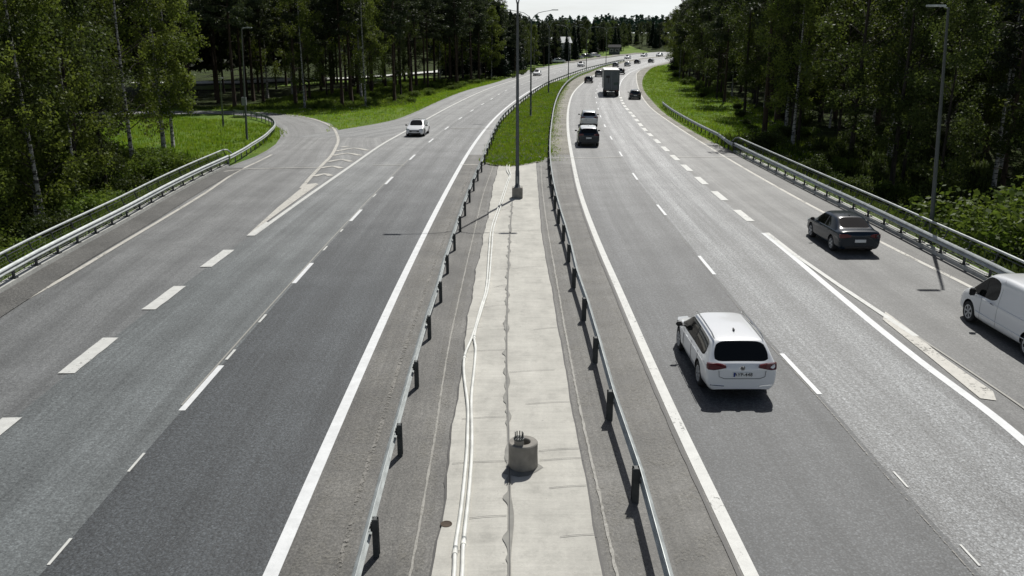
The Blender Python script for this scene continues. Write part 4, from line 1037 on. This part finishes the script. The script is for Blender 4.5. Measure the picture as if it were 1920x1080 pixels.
def trunk_branches(h, r0, lean, ends, mat, seg=7):
    b = MB(); w1, w2 = R.rand(2) * 6
    ax = lambda t: Vector((lean[0] * t * t + .12 * math.sin(3 * t + w1), lean[1] * t * t + .12 * math.sin(2.5 * t + w2), h * t))
    o = ax(0); P = [ax(i / seg) - Vector((o.x, o.y, 0)) for i in range(seg + 1)]
    P[0].z = -.6
    b.tube(P, [r0 * (1.25 if i == 0 else 1) * (1 - .88 * i / seg) for i in range(seg + 1)], 8)
    for (t, e) in ends:
        s = P[0].lerp(P[-1], t); k = min(seg - 1, int(t * seg)); s = P[k].lerp(P[k+1], t * seg - k); e = Vector(e); m = s.lerp(e, .5) + Vector((0, 0, .12 * (e - s).length))
        q = r0 * (1 - .8 * t) * .30; b.tube([s, m, e], [q, q * .6, q * .2], 4, cap=False, mi=1)
    return b, P
def make_tree(kind, h, mats, seed):
    R.seed(seed); ends = []; cs = []; rs = []; lean = R.normal(size=2) * .35
    if kind == 'pine':
        c0 = .46 + .12 * R.rand(); nb = 46; r0 = .20
        for i in range(nb):
            t = c0 + (1 - c0) * ((i + R.rand()) / nb); k = (t - c0) / (1 - c0)
            Ln = (.9 + 2.3 * math.sin(PI * min(1, k * .75 + .22))) * (.6 + .6 * R.rand()) * h / 20; a = R.rand() * 6.283
            e = np.array([math.cos(a) * Ln + lean[0]*t*t, math.sin(a) * Ln + lean[1]*t*t, h * t + .30 * Ln * (k - .2)]); ends.append((t - .01, e))
            for q in (1.0, .72, .45):
                cs.append(np.array([e[0] * q, e[1] * q, e[2] + .05]) + R.normal(size=3) * .25); rs.append((.50 + .35 * R.rand()) * (.8 + .3 * q))
        for q in range(14):   # dead lower twigs
            t = .12 + R.rand() * (c0 - .1); a = R.rand() * 6.283; l = .4 + R.rand() * 1.3; ends.append((t, (math.cos(a)*l, math.sin(a)*l, h*t - .1)))
        cent = clump(cs, rs, 120, .55); v, f = leaves(cent, .17, .1, 2.2)
    elif kind == 'spruce':
        c0 = .06; r0 = .17; cent = []
        n = int(h * 4.2)
        for i in range(n):
            t = c0 + (1 - c0) * (i / n); Ln = (1 - t) ** .8 * h * .165 * (.85 + .3 * R.rand()) + .12
            m = int(6 + 7 * (1 - t))
            for q in range(m):
                a = q * 6.283 / m + R.rand() * .5; l = Ln * (.75 + .4 * R.rand()); k = max(3, int(9 * l))
                s = (R.rand(k) ** .7)[:, None]; d = np.array([math.cos(a), math.sin(a), -.32]); p = s * d * l
                p[:, 2] += h * t + .10 * l * (s[:, 0] ** 3) * 2; p += R.normal(size=(k, 3)) * np.array([.14, .14, .07]) * (.4 + l * .4); cent.append(p)
        cent = np.concatenate(cent); v, f = leaves(cent, .26, .35, 1.9, .3)
        for q in range(10): t = .05 + R.rand() * .4; a = R.rand() * 6.283; ends.append((t, (math.cos(a)*1.6*(1-t), math.sin(a)*1.6*(1-t), h*t - .3)))
    elif kind == 'birch':
        c0 = .22; nb = 40; r0 = .15
        for i in range(nb):
            t = c0 + (1 - c0) * ((i + R.rand()) / nb); k = (t - c0) / (1 - c0)
            Ln = (.6 + 2.6 * math.sin(PI * min(1, k * .8 + .2)) ** 1) * (.6 + .6 * R.rand()) * h / 18; a = R.rand() * 6.283
            e = np.array([math.cos(a) * Ln + lean[0]*t*t, math.sin(a) * Ln + lean[1]*t*t, h * t + .5 * Ln * k]); ends.append((max(.1, t - .06), e))
            for q in range(4):    # hanging strands
                s = .45 + .6 * R.rand(); cs.append(np.array([e[0] * s, e[1] * s, e[2] - .3 - 1.0 * R.rand()]) + R.normal(size=3) * .22); rs.append(.42 + .30 * R.rand())
        cent = clump(cs, rs, 210, 1.25); v, f = leaves(cent, .15, .0, 1.3, .3)
    elif kind == 'broad':
        c0 = .16; nb = 46; r0 = .19
        for i in range(nb):
            t = c0 + (1 - c0) * ((i + R.rand()) / nb); k = (t - c0) / (1 - c0)
            Ln = (1.0 + 2.6 * math.sin(PI * min(1, k * .85 + .15))) * (.5 + .65 * R.rand()) * h / 14; a = R.rand() * 6.283
            e = np.array([math.cos(a) * Ln, math.sin(a) * Ln, h * t + .45 * Ln]); ends.append((max(.08, t - .08), e))
            for q in (1, .8, .55): cs.append(e * np.array([q, q, 1]) + R.normal(size=3) * .35); rs.append(.5 + .4 * R.rand())
        cent = clump(cs, rs, 95, .8); v, f = leaves(cent, .17, .3, 1.3)
    b, P = trunk_branches(h, r0 * h / 18, lean, ends, mats[1])
    if kind == 'birch' or kind == 'pine': pass
    tr = b.build('trunk', [mats[1], M['bark_dark']], smooth=True); td = tr.data; bpy.data.objects.remove(tr)
    return (mesh_np('crown', v, f, mats[0]), td, h)
PROTO = {'pine': [make_tree('pine', h, (M['pine'], M['bark_pine']), s) for h, s in ((21, 1), (23, 2), (19, 3), (22, 4), (20, 5))],
 'spruce': [make_tree('spruce', h, (M['spruce'], M['bark_dark']), s) for h, s in ((17, 11), (14, 12), (20, 13))],
 'birch': [make_tree('birch', h, (M['birch'], M['bark_birch']), s) for h, s in ((18, 21), (20, 22), (16, 23))],
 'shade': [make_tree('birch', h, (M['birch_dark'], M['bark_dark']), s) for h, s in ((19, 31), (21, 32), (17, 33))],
 'bright': [make_tree('broad', h, (M['bright'], M['bark_dark']), s) for h, s in ((13, 41), (16, 42))]}
NAMES = {'pine': ('pine_tree', 'pine'), 'spruce': ('spruce_tree', 'spruce'), 'birch': ('birch_tree', 'birch'), 'shade': ('birch_tree', 'birch'), 'bright': ('leafy_tree', 'tree')}
def plant(kind, x, y, label, group, s=1.0, z=None, var=None):
    P = PROTO[kind]; c, t, h = P[var % len(P)] if var is not None else P[rnd.randrange(len(P))]
    root = empty(NAMES[kind][0], (x, y, land(x, y) if z is None else z), rnd.random() * 6.28); k = s * (.88 + .24 * rnd.random()); d_ = y * cp + 2.4; px = 960 + F * x / d_
    if 930 < px < 1305 and y > 170:      # young, low growth along the open middle of the view
        ty = 40 + 12 * rnd.random() + (max(0, 990 - px) * -.6 if px < 990 else 0) - max(0, px - 1238) * .85
        k = min(k, max(.3, (H + (75 - ty) / F * y - land(x, y)) / h))
    root.scale = (k * (.95 + .2 * rnd.random()), k * (.95 + .2 * rnd.random()), k); tag(root, label, NAMES[kind][1], group)
    for nm, d in (('trunk', t), ('crown', c)):
        o = bpy.data.objects.new(nm, d); C.objects.link(o); o.parent = root
    return root
def scatter(x0, x1, y0, y1, step, test, jit=.42):
    out = []; y = y0; r = 0
    while y < y1:
        x = x0 + (step / 2 if r % 2 else 0)
        while x < x1:
            qx, qy = x + (rnd.random() - .5) * 2 * jit * step, y + (rnd.random() - .5) * 2 * jit * step
            if test(qx, qy): out.append((qx, qy))
            x += step
        y += step * .87; r += 1
    return out
def inview(x, y, m=9):
    d = y * cp + 2.4; return d > 4 and abs(x) * F < (980 * d + m * F)
KIND = {'pine': 'tall dark pine', 'spruce': 'dark narrow spruce', 'birch': 'light green birch', 'shade': 'dull green birch with shade painted into its leaves', 'bright': 'fresh green leafy tree'}
def pick(r, w):
    for k, p in w:
        if r < p: return k
        r -= p
    return w[-1][0]
nt_ = 0
# left: birch and pine wood below and beside the exit lane
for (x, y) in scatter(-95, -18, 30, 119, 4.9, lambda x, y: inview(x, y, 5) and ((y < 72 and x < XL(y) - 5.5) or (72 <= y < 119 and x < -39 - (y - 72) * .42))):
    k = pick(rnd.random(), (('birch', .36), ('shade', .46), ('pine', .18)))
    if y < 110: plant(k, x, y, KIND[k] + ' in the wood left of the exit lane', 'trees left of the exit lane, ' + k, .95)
for (px, py, z) in ((262, 408, -4.4), (135, 395, -4.5), (310, 303, -1.2), (327, 297, -1.0)):
    x, y = G(px, py, z)
    plant('birch', x, y, ['white-barked birch standing just behind the left railing', 'leaning dark-stemmed birch behind the left railing, nearest the camera', 'left one of two birches side by side before the ramp lawn', 'right one of two birches side by side before the ramp lawn'][[262, 135, 310, 327].index(px)], None, 1.0)
# left: pine forest behind the ramp, following the carriageway
def leftdepth(x, y): return FL(y) - x
pathc = Curve([(250,166),(430,160),(560,152.5),(680,146),(780,139),(860,131)])
for (x, y) in scatter(-140, 30, 120, 330, 6.9, lambda x, y: inview(x, y) and 1.2 < leftdepth(x, y) < (36 if y < 215 else 26) and not (abs(x - pathc(y)) < 8 and y > 140)):
    d = leftdepth(x, y); far = y > 215
    k = pick(rnd.random(), (('pine', .82 if not far else .34), ('spruce', 0 if not far else .3), ('birch', .07), ('shade', .14 if not far else .3)))
    plant(k, x, y, KIND[k] + (' in the pine forest behind the exit ramp' if not far else ' in the far wood left of the bend'), ('trees of the forest behind the ramp, ' if not far else 'trees left of the bend, ') + k, 1.0 if not far else .92)
for (px, py) in ((868,150),(884,146),(900,143)):
    x, y = G(px, py); plant('bright', x, y, ['fresh green leafy tree at the forest edge, left of three', 'fresh green leafy tree at the forest edge, middle of three', 'fresh green leafy tree at the forest edge, right of three'][(868, 884, 900).index(px)], 'bright leafy trees at the forest edge', 1.45)
# right forest
for (x, y) in scatter(12, 140, 24, 330, 6.2, lambda x, y: inview(x, y) and 0 < x - FRr(min(y, 330)) < 28 + 14 * (y < 60) and x > XR(y) + (8.5 if y < 78 else 5)):
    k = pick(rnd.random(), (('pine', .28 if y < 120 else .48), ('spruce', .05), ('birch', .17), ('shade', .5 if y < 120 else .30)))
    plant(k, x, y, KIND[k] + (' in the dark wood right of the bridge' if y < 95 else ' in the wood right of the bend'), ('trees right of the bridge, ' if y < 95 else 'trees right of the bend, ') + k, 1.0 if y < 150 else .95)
x, y = G(1472, 262, -1.6); plant('birch', x, y, 'white-barked birch at the front of the right wood', None, .95)
# far wood closing the view
for (x, y) in scatter(-70, 240, 335, 560, 9.5, lambda x, y: inview(x, y, 0) and ((x < LEG(min(y, 420)) - 14 - max(0, y - 420) * .2) or y > 452)):
    if y > 520: continue
    k = pick(rnd.random(), (('spruce', .36), ('shade', .30), ('pine', .26), ('bright', .08)))
    plant(k, x, y, KIND[k] + ' in the far wood at the end of the road', 'trees at the end of the road, ' + k, .82)
for (px, py, s, v) in ((1010,116.5,.85,0),(1027,117,.9,2),(1040,117,.95,0),(1046,116,1.0,2),(1062,115,.8,1),(1078,113,.75,1)):
    x, y = G(px, py); plant('spruce', x, y, 'pointed dark spruce in the row beside the far left carriageway', 'pointed spruces beside the far left carriageway', s, var=v)

# undergrowth: leafy bushes one by one near the road, the rest as one mass
def bush_mesh(name, w, h, per, size, mat, seed):
    R.seed(seed); cs = [R.normal(size=3) * np.array([w*.33, w*.33, 0]) + np.array([0, 0, h * (.25 + .6 * R.rand())]) for _ in range(26)]
    cent = clump(cs, [w * (.20 + .14 * R.rand()) for _ in cs], per, .8); cent = cent[cent[:, 2] > 0]; v, f = leaves(cent, size, .35, 1.35)
    b = MB()
    for c in cs[:12]: b.tube([(0, 0, -.3), (c[0]*.4, c[1]*.4, c[2]*.6), tuple(c)], [.04, .025, .01], 4, cap=False)
    st_ = b.build('stems', M['bark_dark']); sdat = st_.data; bpy.data.objects.remove(st_)
    return mesh_np(name, v, f, mat), sdat
BUSH = [bush_mesh('foliage', 2.6, 2.2, 330, .13, M['birch_dark'], 51), bush_mesh('foliage', 2.2, 1.7, 360, .12, M['fern'], 52), bush_mesh('foliage', 4.6, 4.2, 170, .15, M['bright'], 53)]
def bush(x, y, v, label, group, s=1):
    root = empty('bush', (x, y, land(x, y)), rnd.random() * 6.28); tag(root, label, 'bush', group); root.scale = (s, s, s * (.85 + .3 * rnd.random()))
    for nm, d in (('foliage', BUSH[v][0]), ('stems', BUSH[v][1])):
        o = bpy.data.objects.new(nm, d); C.objects.link(o); o.parent = root
for (x, y) in scatter(-60, -18, 24, 76, 3.6, lambda x, y: inview(x, y, 2) and -24 < x - XL(y) < -2.6):
    v = 1 if rnd.random() < .6 else 0; bush(x, y, v, 'leafy bush on the slope below the left bridge railing', 'bushes below the left railing', .75 + .5 * rnd.random())
for (x, y) in scatter(15, 60, 22, 84, 5.0, lambda x, y: inview(x, y, 2) and 2.4 < x - XR(y) < 24):
    v = 0 if rnd.random() < .8 else 1; bush(x, y, v, 'dark leafy bush on the slope below the right bridge railing', 'bushes below the right railing', .45 + .4 * rnd.random())
x, y = 23.6, 38.5; bush(x, y, 2, 'large bright green bush behind the railing at the right edge', None, 1.45)
for (x, y) in scatter(-60, 30, 118, 260, 4.6, lambda x, y: inview(x, y, 0) and -2.5 < leftdepth(x, y) < 9 and rnd.random() < .85):
    bush(x, y, 1, 'low pale fern clump at the edge of the pine forest', 'low clumps along the forest edge', .35 + .3 * rnd.random())
for (x, y) in scatter(15, 60, 84, 230, 5.0, lambda x, y: inview(x, y, 0) and -1.5 < x - FRr(y) < 7 and rnd.random() < .6):
    bush(x, y, 1 if rnd.random() < .6 else 0, 'low leafy clump at the edge of the right-hand wood', 'low clumps along the right wood', .35 + .45 * rnd.random())

# grass blades and weeds on the verges: uncountable
def tufts(name, spots, hmin, hmax, mat, blades=5, wid=.035, spread=.16):
    P = np.array(spots); n = len(P) * blades; c = np.repeat(P, blades, axis=0) + np.concatenate([R.normal(size=(n, 2)) * spread, np.zeros((n, 1))], axis=1)
    a = R.rand(n) * 6.283; h = hmin + (hmax - hmin) * R.rand(n); w = wid * (.6 + .8 * R.rand(n)); ln = h * .5 * R.normal(size=n); b2 = R.rand(n) * 6.283
    d = np.stack([np.cos(a) * w, np.sin(a) * w, np.zeros(n)], 1); tip = c + np.stack([np.cos(b2) * ln, np.sin(b2) * ln, h], 1); c[:, 2] -= .03
    v = np.stack([c - d, c + d, tip], 1).reshape(-1, 3); o = bpy.data.objects.new(name, mesh_np(name, v, np.arange(n * 3).reshape(-1, 3), mat)); C.objects.link(o); return tag(o, kind='stuff')
M['blade'] = leafmat('grass_blades', (.14, .255, .022), (.25, .335, .042), .45); M['seed'] = leafmat('dry_grass', (.22, .22, .10), (.32, .30, .16), .2); M['flower'] = flat('flower_heads', (.65, .65, .5), .8)
def dummy(): pass
def spots(n, fx, fy):
    out = []
    while len(out) < n:
        y = fy(rnd.random()); x = fx(y, rnd.random())
        if x is not None: out.append((x, y, land(x, y) + .0))
    return out
med = spots(11000, lambda y, r: GL(y) - .2 + (GR(y) - GL(y) + .3) * r, lambda r: YB - 1.2 + 132 * r ** 1.5)
med = [(p[0], p[1], .05 if p[1] < YB2 + 2 else p[2]) for p in med if p[1] > edgeY(p[0]) - .15]
tufts('median_grass', med, .08, .30, M['blade'])
tufts('median_dry_grass', med[::5], .15, .42, M['seed'], 2, .02)
lv = spots(9000, lambda y, r: (LEG(y) - .1 - (LEG(y) - FL(y) + 3) * r) if y > YG + .5 else (-24.3 - 15 * r), lambda r: 84 + 120 * r ** 1.3)
lv = [p for p in lv if p[1] > 118 or p[0] > -60 and (p[1] > 84 and p[0] > np.interp(p[1], [84, 90, 96, 103, 107, 112, 118], [-18.5, -18.9, -20, -23, -27, -32, -45]) )]
tufts('left_verge_grass', lv, .10, .35, M['blade']); tufts('left_verge_dry_grass', lv[::5], .15, .40, M['seed'], 2, .02)
lp = spots(6500, lambda y, r: -21 - 24 * r, lambda r: 62 + 46 * r)
lp = [p for p in lp if p[0] < np.interp(p[1], [60, 69, 74, 80, 84, 88, 95, 101, 105], [-21.2, -21.6, -21.8, -21.8, -22, -22.8, -26, -33, -40])]
tufts('ramp_lawn_grass', lp, .12, .40, M['blade'])
rv = spots(11000, lambda y, r: XR(y) - .2 + (FRr(y) - XR(y) + 4) * r, lambda r: YB + 2 + 230 * r ** 1.6)
tufts('right_verge_grass', rv, .10, .38, M['blade']); tufts('right_verge_dry_grass', rv[::4], .15, .40, M['seed'], 2, .02)
for nm_, sp_ in (('median_flowers', med[::23]), ('right_verge_flowers', rv[::31]), ('left_verge_flowers', lv[::31])):
    tufts(nm_, [(q[0], q[1], q[2] + .22) for q in sp_], .05, .09, M['flower'], 4, .05, .2)
wd = spots(1500, lambda y, r: GR(y) + .1 + .9 * r * r, lambda r: YB + 2 + 110 * r)
tufts('kerbside_weeds', wd, .05, .18, M['blade'], 4, .03)
sl_l = spots(9000, lambda y, r: XL(y) - .4 - 22 * r, lambda r: 20 + 50 * r); tufts('left_slope_undergrowth', sl_l, .2, .7, M['fern'], 5, .06, .25)
sl_r = spots(7000, lambda y, r: XR(y) + .4 + 22 * r, lambda r: 20 + 64 * r); tufts('right_slope_undergrowth', sl_r, .2, .6, M['birch_dark'], 5, .06, .25)
fu = spots(9000, lambda y, r: FL(y) + 1 - 22 * r, lambda r: 118 + 90 * r); fu = [p for p in fu if inview(p[0], p[1], 2)]; tufts('forest_undergrowth', fu, .15, .5, M['fern'], 5, .08, .3)

def back_wood(name, fx, y0, y1, n, mat):
    cent = []; R.seed(9)
    while len(cent) < n:
        y = y0 + (y1 - y0) * R.rand(); x = fx(y, R.rand())
        if not inview(x, y, 12): cent.append(None) if False else None; n -= 1; continue
        z = land(x, y); k = 34; t = R.rand(k) ** .8; r = 2.8
        cent.append(np.stack([x + r * R.normal(size=k) * .5, y + r * R.normal(size=k) * .5, z + 4.0 + 13 * t], 1))
    v, f = leaves(np.concatenate(cent), 1.0, .1, 1.5)
    o = bpy.data.objects.new(name, mesh_np(name, v, f, mat)); C.objects.link(o); tag(o, kind='stuff')
back_wood('deep_forest', lambda y, r: FL(y) - 38 - 16 * r, 120, 215, 1400, M['pine'])
back_wood('deep_forest', lambda y, r: min(-62, XL(y)) - 22 * r, 40, 125, 700, M['birch_dark'])
back_wood('deep_forest', lambda y, r: FRr(y) + 31 + 16 * r + 14 * (y < 60), 40, 190, 2200, M['pine'])
# wooded hill on the skyline: one mass of treetops
def far_wood():
    cent = []; R.seed(5)
    for _ in range(2600):
        x = -260 + 760 * R.rand(); y = 640 + 420 * R.rand(); z = land(x, y); h = 9 + 6 * R.rand(); r = 2.2 + 1.4 * R.rand()
        if not inview(x, y, 10): continue
        k = 26; t = R.rand(k); a = R.rand(k) * 6.283; q = r * (1 - t) ** .6 * (.6 + .5 * R.rand(k))
        cent.append(np.stack([x + q * np.cos(a), y + q * np.sin(a), z + h * (.15 + .85 * t)], 1))
    cent = np.concatenate(cent); v, f = leaves(cent, 2.0, .3, 1.3)
    o = bpy.data.objects.new('distant_wood', mesh_np('distant_wood', v, f, leafmat('distant_leaves', (.016, .040, .030), (.026, .055, .040), .1))); C.objects.link(o); tag(o, kind='stuff')
far_wood()
for o in list(bpy.data.meshes):
    if o.users == 0: bpy.data.meshes.remove(o)
